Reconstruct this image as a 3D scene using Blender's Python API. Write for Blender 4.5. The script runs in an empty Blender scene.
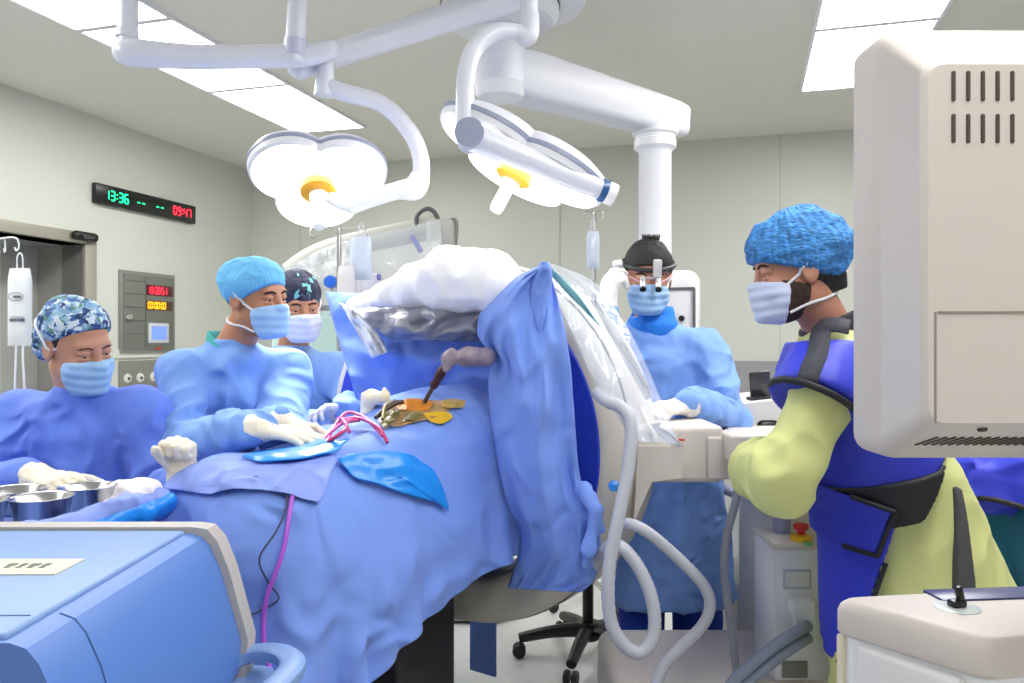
import bpy, bmesh, math, random
import numpy as np
from mathutils import Vector, Matrix

random.seed(7)
rng = np.random.default_rng(11)
C = bpy.context.scene.collection
F = 800.0          # focal length in pixels of a 1024 wide frame
HC = 1.42          # camera height
def P(px, py, Y):
    """point of the room seen at that place of a 1024x683 frame, Y metres away"""
    return np.array([(px - 512.0) / F * Y, Y, HC + (341.5 - py) / F * Y])
YAW = math.radians(16.2)
RU = np.array([math.cos(YAW), -math.sin(YAW), 0]); RV = np.array([math.sin(YAW), math.cos(YAW), 0])
def room(u, v, z): return RU * u + RV * v + np.array([0, 0, z])
UL, VB, CEIL = -4.37, 6.43, 3.0
UR, VF = 3.6, -2.6
def nrm(v):
    v = np.asarray(v, float); return v / (np.linalg.norm(v) + 1e-12)
UP = np.array([0, 0, 1.0])

# ------------------------------------------------------------------ materials
def lin(c):
    return tuple(((v / 255) / 12.92 if v / 255 <= .04045 else ((v / 255 + .055) / 1.055) ** 2.4) for v in c)
MATS = {}
def mat(name, rgb, rough=.5, metal=0., bump=0., bscale=40., emit=0., coat=0., var=0., vscale=6., alpha=1., sss=0., spec=.5, sheen=0.,
        stretch=(1, 1, 1), crumple=0., cscale=9.):
    if name in MATS: return MATS[name]
    m = bpy.data.materials.new(name); m.use_nodes = True
    nt = m.node_tree; b = nt.nodes['Principled BSDF']
    col = (*lin(rgb), 1)
    b.inputs['Base Color'].default_value = col
    b.inputs['Roughness'].default_value = rough
    b.inputs['Metallic'].default_value = metal
    b.inputs['Specular IOR Level'].default_value = spec
    b.inputs['Coat Weight'].default_value = coat
    b.inputs['Alpha'].default_value = alpha
    if sheen:
        b.inputs['Sheen Weight'].default_value = sheen
    if sss:
        b.inputs['Subsurface Weight'].default_value = sss
        b.inputs['Subsurface Radius'].default_value = (.01, .004, .002)
        b.inputs['Subsurface Scale'].default_value = .6
    if emit:
        b.inputs['Emission Color'].default_value = col
        b.inputs['Emission Strength'].default_value = emit
    if bump or var or crumple:
        tc = nt.nodes.new('ShaderNodeTexCoord')
        mp = nt.nodes.new('ShaderNodeMapping'); mp.inputs['Scale'].default_value = stretch
        nt.links.new(tc.outputs['Object'], mp.inputs['Vector'])
    if bump:
        n = nt.nodes.new('ShaderNodeTexNoise'); n.inputs['Scale'].default_value = bscale; n.inputs['Detail'].default_value = 4
        nt.links.new(mp.outputs[0], n.inputs['Vector'])
        bp = nt.nodes.new('ShaderNodeBump'); bp.inputs['Strength'].default_value = bump; bp.inputs['Distance'].default_value = .01
        nt.links.new(n.outputs['Fac'], bp.inputs['Height']); nt.links.new(bp.outputs[0], b.inputs['Normal'])
    if crumple:
        n3 = nt.nodes.new('ShaderNodeTexNoise'); n3.inputs['Scale'].default_value = cscale; n3.inputs['Detail'].default_value = 5; n3.inputs['Distortion'].default_value = 1.2
        n3.noise_type = 'RIDGED_MULTIFRACTAL' if hasattr(n3, 'noise_type') else n3.noise_type
        nt.links.new(mp.outputs[0], n3.inputs['Vector'])
        b3 = nt.nodes.new('ShaderNodeBump'); b3.inputs['Strength'].default_value = crumple; b3.inputs['Distance'].default_value = .07
        nt.links.new(n3.outputs['Fac'], b3.inputs['Height'])
        if bump: nt.links.new(bp.outputs[0], b3.inputs['Normal'])
        nt.links.new(b3.outputs[0], b.inputs['Normal'])
    if var:
        n2 = nt.nodes.new('ShaderNodeTexNoise'); n2.inputs['Scale'].default_value = vscale; n2.inputs['Detail'].default_value = 3
        nt.links.new(mp.outputs[0], n2.inputs['Vector'])
        mr = nt.nodes.new('ShaderNodeMapRange')
        mr.inputs['From Min'].default_value = .3; mr.inputs['From Max'].default_value = .7
        mr.inputs['To Min'].default_value = 1 - var; mr.inputs['To Max'].default_value = 1 + var
        nt.links.new(n2.outputs['Fac'], mr.inputs['Value'])
        mx = nt.nodes.new('ShaderNodeVectorMath'); mx.operation = 'SCALE'
        mx.inputs[0].default_value = col[:3]
        nt.links.new(mr.outputs[0], mx.inputs['Scale']); nt.links.new(mx.outputs[0], b.inputs['Base Color'])
    MATS[name] = m; return m

def mat_film(name, rgb, opacity, rough=.15, bump=.3, bscale=14.):
    """thin clear or tinted plastic film: part see-through, part glossy"""
    if name in MATS: return MATS[name]
    m = bpy.data.materials.new(name); m.use_nodes = True
    nt = m.node_tree; b = nt.nodes['Principled BSDF']; out = nt.nodes['Material Output']
    b.inputs['Base Color'].default_value = (*lin(rgb), 1); b.inputs['Roughness'].default_value = rough
    b.inputs['Specular IOR Level'].default_value = .7
    t = nt.nodes.new('ShaderNodeBsdfTransparent'); t.inputs[0].default_value = (1, 1, 1, 1)
    mx = nt.nodes.new('ShaderNodeMixShader')
    tc = nt.nodes.new('ShaderNodeTexCoord'); n = nt.nodes.new('ShaderNodeTexNoise'); n.inputs['Scale'].default_value = bscale
    n.inputs['Detail'].default_value = 3
    nt.links.new(tc.outputs['Object'], n.inputs['Vector'])
    bp = nt.nodes.new('ShaderNodeBump'); bp.inputs['Strength'].default_value = bump; bp.inputs['Distance'].default_value = .03
    nt.links.new(n.outputs['Fac'], bp.inputs['Height']); nt.links.new(bp.outputs[0], b.inputs['Normal'])
    mx.inputs[0].default_value = opacity
    nt.links.new(t.outputs[0], mx.inputs[1]); nt.links.new(b.outputs[0], mx.inputs[2]); nt.links.new(mx.outputs[0], out.inputs[0])
    MATS[name] = m; return m

def mat_blotch(name, cols, scale, rough=.8):
    """printed cloth: patches of several colours"""
    if name in MATS: return MATS[name]
    m = bpy.data.materials.new(name); m.use_nodes = True
    nt = m.node_tree; b = nt.nodes['Principled BSDF']; b.inputs['Roughness'].default_value = rough
    tc = nt.nodes.new('ShaderNodeTexCoord')
    nz = nt.nodes.new('ShaderNodeTexNoise'); nz.inputs['Scale'].default_value = scale * .8; nz.inputs['Detail'].default_value = 2
    nt.links.new(tc.outputs['Object'], nz.inputs['Vector'])
    ad = nt.nodes.new('ShaderNodeVectorMath'); ad.operation = 'SCALE'; ad.inputs['Scale'].default_value = .05
    nt.links.new(nz.outputs['Color'], ad.inputs[0])
    a2 = nt.nodes.new('ShaderNodeVectorMath'); nt.links.new(tc.outputs['Object'], a2.inputs[0]); nt.links.new(ad.outputs[0], a2.inputs[1])
    v = nt.nodes.new('ShaderNodeTexVoronoi'); v.inputs['Scale'].default_value = scale
    nt.links.new(a2.outputs[0], v.inputs['Vector'])
    sp = nt.nodes.new('ShaderNodeSeparateColor'); nt.links.new(v.outputs['Color'], sp.inputs[0])
    r = nt.nodes.new('ShaderNodeValToRGB'); r.color_ramp.interpolation = 'CONSTANT'
    el = r.color_ramp.elements
    while len(el) < len(cols): el.new(.5)
    for i, c in enumerate(cols):
        el[i].position = i / len(cols); el[i].color = (*lin(c), 1)
    nt.links.new(sp.outputs[0], r.inputs[0]); nt.links.new(r.outputs[0], b.inputs['Base Color'])
    MATS[name] = m; return m

# ------------------------------------------------------------------ object bookkeeping
WORLD = {}
def tag(o, label=None, cat=None, group=None, kind=None):
    if label: o['label'] = label
    if cat: o['category'] = cat
    if group: o['group'] = group
    if kind: o['kind'] = kind
    return o
def thing(name, label, cat, loc, group=None):
    o = bpy.data.objects.new(name, None); C.objects.link(o)
    o.empty_display_size = .05
    o.location = loc; WORLD[o.name] = np.array(loc, float)
    return tag(o, label, cat, group)
def build(name, V, Fc, m, parent=None, smooth=True, solid=0., sub=0, angle=None, extra=None, matidx=None):
    V = np.asarray(V, float)
    me = bpy.data.meshes.new(name)
    lo, hi = V.min(0), V.max(0)
    loc = (lo + hi) / 2
    if parent is None: loc[2] = lo[2]
    Vl = V - loc
    if isinstance(Fc, np.ndarray):
        me.vertices.add(len(Vl)); me.vertices.foreach_set('co', Vl.ravel())
        k = Fc.shape[1]
        me.loops.add(Fc.size); me.loops.foreach_set('vertex_index', Fc.ravel().astype(np.int32))
        me.polygons.add(len(Fc)); me.polygons.foreach_set('loop_start', np.arange(len(Fc), dtype=np.int32) * k)
        me.polygons.foreach_set('loop_total', np.full(len(Fc), k, np.int32))
        me.update(calc_edges=True); me.validate()
    else:
        me.from_pydata([tuple(v) for v in Vl], [], [tuple(f) for f in Fc]); me.update()
    me.materials.append(m)
    for e in extra or []: me.materials.append(e)
    if matidx is not None: me.polygons.foreach_set('material_index', np.asarray(matidx, np.int32))
    if smooth:
        me.polygons.foreach_set('use_smooth', np.ones(len(me.polygons), bool))
        if angle: me.set_sharp_from_angle(angle=math.radians(angle))
    o = bpy.data.objects.new(name, me); C.objects.link(o)
    WORLD[o.name] = loc
    if parent is not None:
        o.parent = parent; o.location = loc - WORLD[parent.name]
    else: o.location = loc
    if solid:
        s = o.modifiers.new('thick', 'SOLIDIFY'); s.thickness = solid; s.offset = 0
    if sub:
        s = o.modifiers.new('sub', 'SUBSURF'); s.levels = s.render_levels = sub
    return o

class MB:
    """collects shapes of one part"""
    def __init__(s): s.V = []; s.F = []; s.n = 0
    def add(s, V, Fc):
        V = np.asarray(V, float)
        s.V.append(V); s.F += [tuple(int(i) + s.n for i in f) for f in Fc]; s.n += len(V); return s
    def box(s, c, dims, axes=None, bevel=0., seg=2):
        """rounded box, centre c, full dims along axes"""
        bm = bmesh.new(); bmesh.ops.create_cube(bm, size=1)
        for v in bm.verts: v.co = Vector((v.co.x * dims[0], v.co.y * dims[1], v.co.z * dims[2]))
        if bevel: bmesh.ops.bevel(bm, geom=bm.edges[:], offset=bevel, segments=seg, profile=.5, affect='EDGES')
        V = np.array([v.co[:] for v in bm.verts]); bm.verts.index_update()
        Fc = [[v.index for v in f.verts] for f in bm.faces]; bm.free()
        A = np.eye(3) if axes is None else np.array([nrm(a) for a in axes])
        return s.add(np.asarray(c) + V @ A, Fc)
    def tube(s, pts, r, n=14, res=6, caps=True, smooth=True):
        pts = np.asarray(pts, float); K = len(pts)
        r = np.full(K, r) if np.isscalar(r) else np.asarray(r, float)
        if smooth and K > 2:
            q = []; rr = []
            for i in range(K - 1):
                p0, p1, p2, p3 = pts[max(i - 1, 0)], pts[i], pts[i + 1], pts[min(i + 2, K - 1)]
                for t in np.arange(res) / res:
                    q.append(.5 * (2 * p1 + (p2 - p0) * t + (2 * p0 - 5 * p1 + 4 * p2 - p3) * t * t + (3 * p1 - p0 - 3 * p2 + p3) * t ** 3))
                    rr.append(r[i] * (1 - t) + r[i + 1] * t)
            q.append(pts[-1]); rr.append(r[-1]); pts = np.array(q); r = np.array(rr); K = len(pts)
        T = np.gradient(pts, axis=0); T /= np.linalg.norm(T, axis=1)[:, None] + 1e-12
        x = nrm(np.cross(T[0], [0.31, .2, 1.0])); V = []
        for i in range(K):
            x = nrm(x - T[i] * (x @ T[i])); y = np.cross(T[i], x)
            for k in range(n):
                a = 2 * math.pi * k / n
                V.append(pts[i] + r[i] * (math.cos(a) * x + math.sin(a) * y))
        Fc = [(i * n + k, i * n + (k + 1) % n, (i + 1) * n + (k + 1) % n, (i + 1) * n + k) for i in range(K - 1) for k in range(n)]
        if caps: Fc += [tuple(range(n))[::-1], tuple((K - 1) * n + k for k in range(n))]
        return s.add(V, Fc)
    def lathe(s, prof, c, axis=UP, n=40, a0=0., a1=2 * math.pi, xref=None, closed=False):
        """prof: (radius, height) along axis"""
        ax = nrm(axis); x = nrm(np.cross(ax, [.3, 1, .2])) if xref is None else nrm(xref); y = np.cross(ax, x)
        full = abs(a1 - a0 - 2 * math.pi) < 1e-6
        N = n if full else n + 1; K = len(prof); V = []
        for i in range(N):
            a = a0 + (a1 - a0) * i / n
            for (r, h) in prof: V.append(np.asarray(c) + ax * h + r * (math.cos(a) * x + math.sin(a) * y))
        Fc = []
        for i in range(n):
            j = (i + 1) % N
            for k in range(K if closed else K - 1):
                k2 = (k + 1) % K
                Fc.append((i * K + k, j * K + k, j * K + k2, i * K + k2))
        return s.add(V, Fc)
    def prism(s, poly, ex):
        """closed polygon (3-D points) swept by vector ex"""
        A = np.asarray(poly, float); n = len(A); B = A + np.asarray(ex)
        Fc = [tuple(range(n))[::-1], tuple(range(n, 2 * n))] + [(i, (i + 1) % n, n + (i + 1) % n, n + i) for i in range(n)]
        return s.add(np.vstack([A, B]), Fc)
    def ball(s, c, r, axes=None, n=20):
        r = np.ones(3) * r if np.isscalar(r) else np.asarray(r)
        prof_n = n // 2; V = []; A = np.eye(3) if axes is None else np.array([nrm(a) for a in axes])
        for i in range(prof_n + 1):
            th = math.pi * i / prof_n
            for k in range(n):
                a = 2 * math.pi * k / n
                V.append(np.asarray(c) + (np.array([math.sin(th) * math.cos(a), math.sin(th) * math.sin(a), math.cos(th)]) * r) @ A)
        Fc = [(i * n + k, (i + 1) * n + k, (i + 1) * n + (k + 1) % n, i * n + (k + 1) % n) for i in range(prof_n) for k in range(n)]
        return s.add(V, Fc)
    def build(s, name, m, parent=None, angle=35, **kw):
        o = build(name, np.vstack(s.V), s.F, m, parent, angle=angle, **kw)
        bm = bmesh.new(); bm.from_mesh(o.data)
        bmesh.ops.remove_doubles(bm, verts=bm.verts[:], dist=1e-6); bmesh.ops.recalc_face_normals(bm, faces=bm.faces[:])
        bm.to_mesh(o.data); bm.free()
        if angle: o.data.set_sharp_from_angle(angle=math.radians(angle))
        return o

def sheet(name, fn, nu, nv, m, parent=None, thick=.004, **kw):
    V = np.array([fn(i / nu, j / nv) for i in range(nu + 1) for j in range(nv + 1)])
    Fc = np.array([(i * (nv + 1) + j, (i + 1) * (nv + 1) + j, (i + 1) * (nv + 1) + j + 1, i * (nv + 1) + j + 1) for i in range(nu) for j in range(nv)])
    return build(name, V, Fc, m, parent, solid=thick, **kw)

def spl(pts, t):
    """Catmull-Rom through pts, t 0..1"""
    pts = np.asarray(pts, float); K = len(pts) - 1; x = min(max(t, 0), 1) * K; i = min(int(x), K - 1); t = x - i
    p0, p1, p2, p3 = pts[max(i - 1, 0)], pts[i], pts[i + 1], pts[min(i + 2, K)]
    return .5 * (2 * p1 + (p2 - p0) * t + (2 * p0 - 5 * p1 + 4 * p2 - p3) * t * t + (3 * p1 - p0 - 3 * p2 + p3) * t ** 3)

# ------------------------------------------------------------------ smooth noise on arrays of points
_T = rng.random((32, 32, 32)) * 2 - 1
def vn(Q):
    Q = np.asarray(Q, float); i = np.floor(Q).astype(int); f = Q - i; f = f * f * (3 - 2 * f)
    g = lambda a, b, c: _T[(i[:, 0] + a) % 32, (i[:, 1] + b) % 32, (i[:, 2] + c) % 32]
    x, y, z = f[:, 0], f[:, 1], f[:, 2]
    L = lambda a, b, t: a + (b - a) * t
    return L(L(L(g(0, 0, 0), g(1, 0, 0), x), L(g(0, 1, 0), g(1, 1, 0), x), y), L(L(g(0, 0, 1), g(1, 0, 1), x), L(g(0, 1, 1), g(1, 1, 1), x), y), z)
def ridge(Q): return 1 - 2 * np.abs(vn(Q))

# ------------------------------------------------------------------ smooth solids as distance fields
def smin(a, b, k):
    if k <= 0: return np.minimum(a, b)
    h = np.clip(.5 + .5 * (b - a) / k, 0, 1); return b + (a - b) * h - k * h * (1 - h)
class Cone:
    def __init__(s, a, b, r1, r2, k=.02, op='u'):
        s.a, s.b, s.r1, s.r2, s.k, s.op = np.asarray(a, float), np.asarray(b, float), r1, r2, k, op
    def bb(s):
        r = max(s.r1, s.r2); return np.minimum(s.a, s.b) - r, np.maximum(s.a, s.b) + r
    def d(s, X, Y, Z):
        ba = s.b - s.a; L = ba @ ba + 1e-12
        x, y, z = X - s.a[0], Y - s.a[1], Z - s.a[2]
        t = np.clip((x * ba[0] + y * ba[1] + z * ba[2]) / L, 0, 1)
        return np.sqrt((x - t * ba[0]) ** 2 + (y - t * ba[1]) ** 2 + (z - t * ba[2]) ** 2) - (s.r1 + (s.r2 - s.r1) * t)
class Ell:
    def __init__(s, c, r, A=None, k=.02, op='u'):
        s.c, s.r, s.A, s.k, s.op = np.asarray(c, float), np.asarray(r, float), (np.eye(3) if A is None else np.asarray(A)), k, op
    def bb(s):
        e = np.abs(s.A.T) @ s.r; return s.c - e, s.c + e
    def d(s, X, Y, Z):
        x, y, z = X - s.c[0], Y - s.c[1], Z - s.c[2]; q = []
        for i in range(3): q.append(s.A[i, 0] * x + s.A[i, 1] * y + s.A[i, 2] * z)
        k0 = np.sqrt(sum((q[i] / s.r[i]) ** 2 for i in range(3))); k1 = np.sqrt(sum((q[i] / s.r[i] ** 2) ** 2 for i in range(3))) + 1e-9
        return k0 * (k0 - 1) / k1
class Loft:
    """stack of ellipses: rows of z, cx, cy, rx, ry, yaw"""
    def __init__(s, rows, k=.03, op='u'):
        s.R = np.array(sorted(tuple(map(float, r)) for r in rows)); s.k, s.op = k, op
    def bb(s):
        r = s.R[:, 3:5].max(1)
        return np.array([(s.R[:, 1] - r).min(), (s.R[:, 2] - r).min(), s.R[0, 0]]), np.array([(s.R[:, 1] + r).max(), (s.R[:, 2] + r).max(), s.R[-1, 0]])
    def d(s, X, Y, Z):
        z = np.clip(Z, s.R[0, 0], s.R[-1, 0]); I = lambda c: np.interp(z, s.R[:, 0], s.R[:, c])
        cx, cy, rx, ry, yw = I(1), I(2), I(3), I(4), I(5)
        x, y = X - cx, Y - cy; cs, sn = np.cos(yw), np.sin(yw)
        a, b = x * cs + y * sn, -x * sn + y * cs
        k0 = np.sqrt((a / rx) ** 2 + (b / ry) ** 2); k1 = np.sqrt((a / rx ** 2) ** 2 + (b / ry ** 2) ** 2) + 1e-6
        d = k0 * (k0 - 1) / k1
        dz = np.maximum(s.R[0, 0] - Z, Z - s.R[-1, 0])
        return np.maximum(d, dz)
class Half:
    """keeps the side n.(p-c) < 0"""
    def __init__(s, c, n, k=.004, op='i'): s.c, s.n, s.k, s.op = np.asarray(c, float), nrm(n), k, op
    def bb(s): return None
    def d(s, X, Y, Z): return (X - s.c[0]) * s.n[0] + (Y - s.c[1]) * s.n[1] + (Z - s.c[2]) * s.n[2]
class Fn:
    def __init__(s, f, k=.0, op='i', bb=None): s.f, s.k, s.op, s._b = f, k, op, bb
    def bb(s): return s._b
    def d(s, X, Y, Z): return s.f(X, Y, Z)
def field(prims, X, Y, Z, base=None):
    V = np.full(np.broadcast(X, Y, Z).shape, 1.0) if base is None else base
    for p in prims:
        d = p.d(X, Y, Z)
        V = smin(V, d, p.k) if p.op == 'u' else (-smin(-V, -d, p.k) if p.op == 'i' else -smin(-V, d, p.k))
    return V
def fpts(prims, Q): return field(prims, Q[:, 0], Q[:, 1], Q[:, 2])
def fgrad(prims, Q, e=.001):
    g = np.stack([fpts(prims, Q + np.eye(3)[i] * e) - fpts(prims, Q - np.eye(3)[i] * e) for i in range(3)], 1)
    return g / (np.linalg.norm(g, axis=1)[:, None] + 1e-9)
def axis_lines(lo, hi, h, fine=()):
    x = [lo]
    while x[-1] < hi:
        st = h
        for (a, b, hf) in fine:
            if a <= x[-1] < b: st = min(st, hf)
            elif x[-1] < a < x[-1] + st: st = max(a - x[-1], 1e-3)
        x.append(x[-1] + st)
    return np.array(x)
def solid(prims, h, fine=None, hf=None, pad=.03, smooth=0, lo=None, hi=None):
    """surface of a distance field as quads; fine = (lo, hi) box meshed at step hf"""
    if lo is None:
        B = [p.bb() for p in prims if p.op == 'u']; lo = np.min([b[0] for b in B], 0) - pad; hi = np.max([b[1] for b in B], 0) + pad
    ax = [axis_lines(lo[i], hi[i], h, [(fine[0][i], fine[1][i], hf)] if fine is not None else ()) for i in range(3)]
    xs, ys, zs = ax
    V = np.full((len(xs), len(ys), len(zs)), .3, np.float32)
    for p in prims:
        b = p.bb() if p.op != 'i' else None
        if b is None: sl = (slice(None),) * 3
        else:
            m = p.k + 2.5 * h
            sl = tuple(slice(max(int(np.searchsorted(ax[i], b[0][i] - m)) - 1, 0), int(np.searchsorted(ax[i], b[1][i] + m)) + 1) for i in range(3))
        X, Y, Z = xs[sl[0]][:, None, None], ys[sl[1]][None, :, None], zs[sl[2]][None, None, :]
        if min(X.size, Y.size, Z.size) == 0: continue
        d = p.d(X, Y, Z); W = V[sl]
        V[sl] = smin(W, d, p.k) if p.op == 'u' else (-smin(-W, -d, p.k) if p.op == 'i' else -smin(-W, d, p.k))
    S = V < 0
    n = S[:-1, :-1, :-1].astype(np.int8)
    cnt = sum(S[a:S.shape[0] - 1 + a, b:S.shape[1] - 1 + b, c:S.shape[2] - 1 + c].astype(np.int8) for a in (0, 1) for b in (0, 1) for c in (0, 1))
    mixed = (cnt > 0) & (cnt < 8)
    I = np.argwhere(mixed); ids = np.full(mixed.shape, -1, np.int32); ids[mixed] = np.arange(len(I))
    acc = np.zeros((len(I), 3)); num = np.zeros(len(I))
    cs = [(a, b, c) for a in (0, 1) for b in (0, 1) for c in (0, 1)]
    val = {c: V[I[:, 0] + c[0], I[:, 1] + c[1], I[:, 2] + c[2]].astype(float) for c in cs}
    pos = {c: np.stack([xs[I[:, 0] + c[0]], ys[I[:, 1] + c[1]], zs[I[:, 2] + c[2]]], 1) for c in cs}
    for c in cs:
        for k in range(3):
            if c[k] == 0:
                e = list(c); e[k] = 1; e = tuple(e)
                a, b = val[c], val[e]; w = (a < 0) != (b < 0)
                t = np.where(w, a / np.where(w, a - b, 1), 0)[:, None]
                acc += np.where(w[:, None], pos[c] + t * (pos[e] - pos[c]), 0); num += w
    Vt = acc / num[:, None]; Fs = []
    for k in range(3):
        o1, o2 = (k + 1) % 3, (k + 2) % 3
        s0 = [slice(None)] * 3; s1 = [slice(None)] * 3; s0[k] = slice(0, -1); s1[k] = slice(1, None)
        A, B = S[tuple(s0)], S[tuple(s1)]
        E = np.argwhere(A != B); E = E[(E[:, o1] > 0) & (E[:, o2] > 0) & (E[:, o1] < S.shape[o1] - 1) & (E[:, o2] < S.shape[o2] - 1)]
        fl = A[E[:, 0], E[:, 1], E[:, 2]]
        def cid(d1, d2):
            G = E.copy(); G[:, o1] -= d1; G[:, o2] -= d2; return ids[G[:, 0], G[:, 1], G[:, 2]]
        q = np.stack([cid(1, 1), cid(0, 1), cid(0, 0), cid(1, 0)], 1)
        q[~fl] = q[~fl][:, ::-1]; Fs.append(q)
    Fq = np.vstack(Fs)
    for _ in range(smooth): Vt = lap(Vt, Fq)
    return Vt, Fq
def lap(V, Fq, w=.5):
    a = np.zeros_like(V); n = np.zeros(len(V))
    for k in range(4):
        i, j = Fq[:, k], Fq[:, (k + 1) % 4]
        np.add.at(a, i, V[j]); np.add.at(n, i, 1); np.add.at(a, j, V[i]); np.add.at(n, j, 1)
    return V * (1 - w) + w * a / np.maximum(n, 1)[:, None]
def normals(V, Fq):
    N = np.cross(V[Fq[:, 2]] - V[Fq[:, 0]], V[Fq[:, 3]] - V[Fq[:, 1]]); out = np.zeros_like(V)
    for k in range(4): np.add.at(out, Fq[:, k], N)
    return out / (np.linalg.norm(out, axis=1)[:, None] + 1e-12)

# ------------------------------------------------------------------ hanging cloth
def cloth(X, nu, nv, collide, steps=140, iters=14, g=9.8, dt=1 / 50., damp=.985, bend=.25, pins=None):
    X = X.reshape(nu, nv, 3).copy(); V = np.zeros_like(X); cons = []
    def addc(sa, sb, w):
        a, b = X[sa], X[sb]
        cons.append((sa, sb, np.linalg.norm(a - b, axis=-1, keepdims=True), w))
    S = slice
    for st in (0, 1):
        addc((S(st, nu - 1, 2), S(None)), (S(st + 1, nu, 2), S(None)), 1)
        addc((S(None), S(st, nv - 1, 2)), (S(None), S(st + 1, nv, 2)), 1)
        addc((S(st, nu - 1, 2), S(0, nv - 1)), (S(st + 1, nu, 2), S(1, nv)), .6)
        addc((S(st, nu - 1, 2), S(1, nv)), (S(st + 1, nu, 2), S(0, nv - 1)), .6)
    for st in range(4):
        addc((S(st, nu - 2, 4), S(None)), (S(st + 2, nu, 4), S(None)), bend)
        addc((S(None), S(st, nv - 2, 4)), (S(None), S(st + 2, nv, 4)), bend)
    pin0 = X[pins].copy() if pins is not None else None
    for s in range(steps):
        V[..., 2] -= g * dt; V *= damp; X0 = X.copy(); X = X + V * dt
        for it in range(iters):
            for (a, b, L, w) in cons:
                d = X[b] - X[a]; l = np.linalg.norm(d, axis=-1, keepdims=True) + 1e-9
                c = d * (.5 * w * (l - L) / l); X[a] += c; X[b] -= c
            if pins is not None: X[pins] = pin0
            if it % 3 == 2 or it == iters - 1:
                Q = X.reshape(-1, 3); Q2, hit = collide(Q)
                if hit.any():
                    P0 = X0.reshape(-1, 3); fr = .8
                    Q2[hit] = Q2[hit] - fr * (Q2[hit] - P0[hit]) * np.array([1, 1, .0])
                X = Q2.reshape(nu, nv, 3)
        V = (X - X0) / dt
        sp = np.linalg.norm(V, axis=-1, keepdims=True); V *= np.minimum(1, 2.5 / (sp + 1e-9))
    Fc = np.array([(i * nv + j, (i + 1) * nv + j, (i + 1) * nv + j + 1, i * nv + j + 1) for i in range(nu - 1) for j in range(nv - 1)])
    return X.reshape(-1, 3), Fc
# ------------------------------------------------------------------ people
class Frame:
    """head frame: l = person's left, f = facing, u = up (metres)"""
    def __init__(s, o, yaw, pitch=0, roll=0, sc=1.):
        s.o = np.asarray(o, float); y, p, r = (math.radians(v) for v in (yaw, pitch, roll)); s.sc = sc
        f = np.array([math.sin(y), -math.cos(y), 0]); l = np.cross(UP, f)
        f2 = f * math.cos(p) - UP * math.sin(p); u = UP * math.cos(p) + f * math.sin(p)
        s.u = u * math.cos(r) + l * math.sin(r); s.l = l * math.cos(r) - u * math.sin(r); s.f = f2
        s.A = np.array([s.l, s.f, s.u])
    def w(s, x, y, z): return s.o + s.sc * (s.l * x + s.f * y + s.u * z)
    def pts(s, Q): return s.o + s.sc * np.asarray(Q) @ s.A
    def cone(s, a, b, r1, r2, **k): return Cone(s.w(*a), s.w(*b), r1 * s.sc, r2 * s.sc, **k)
    def ell(s, c, r, **k): return Ell(s.w(*c), np.asarray(r) * s.sc, s.A, **k)
    def half(s, c, n, k=.004): return Half(s.w(*c), s.A.T @ nrm(n), k)
    def loc(s, Q): return ((np.asarray(Q) - s.o) @ s.A.T) / s.sc

def head_prims(H, beardless=True):
    p = [H.ell((0, -.012, .035), (.076, .097, .088), k=.02),
         H.ell((0, .03, -.035), (.064, .066, .085), k=.03),
         H.cone((-.022, .058, -.092), (.022, .058, -.092), .026, .026, k=.03),
         H.cone((.05, .005, -.06), (.02, .06, -.095), .02, .02, k=.03), H.cone((-.05, .005, -.06), (-.02, .06, -.095), .02, .02, k=.03),
         H.cone((-.035, .079, .024), (.035, .079, .024), .011, .011, k=.02),
         H.ell((.036, .072, -.03), (.02, .02, .018), k=.02), H.ell((-.036, .072, -.03), (.02, .02, .018), k=.02)]
    for sx in (-1, 1): p.append(H.ell((sx * .032, .098, .0), (.018, .017, .012), k=.012, op='s'))
    p += [H.cone((0, .090, .008), (0, .108, -.034), .0085, .012, k=.012),
          H.ell((.012, .098, -.038), (.009, .011, .008), k=.006), H.ell((-.012, .098, -.038), (.009, .011, .008), k=.006),
          H.ell((0, .088, -.066), (.022, .011, .006), k=.006), H.ell((0, .086, -.077), (.02, .011, .006), k=.006)]
    for sx in (-1, 1):       # eyelids round the eyeballs
        p.append(H.ell((sx * .032, .0785, .0064), (.0175, .0158, .0104), k=.004))
        p.append(H.ell((sx * .032, .0785, -.0098), (.0165, .0144, .0068), k=.004))
        p.append(H.ell((sx * .078, -.008, -.006), (.009, .021, .033), k=.008))
        p.append(H.ell((sx * .088, -.004, -.004), (.006, .011, .019), k=.006, op='s'))
    return p

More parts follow.
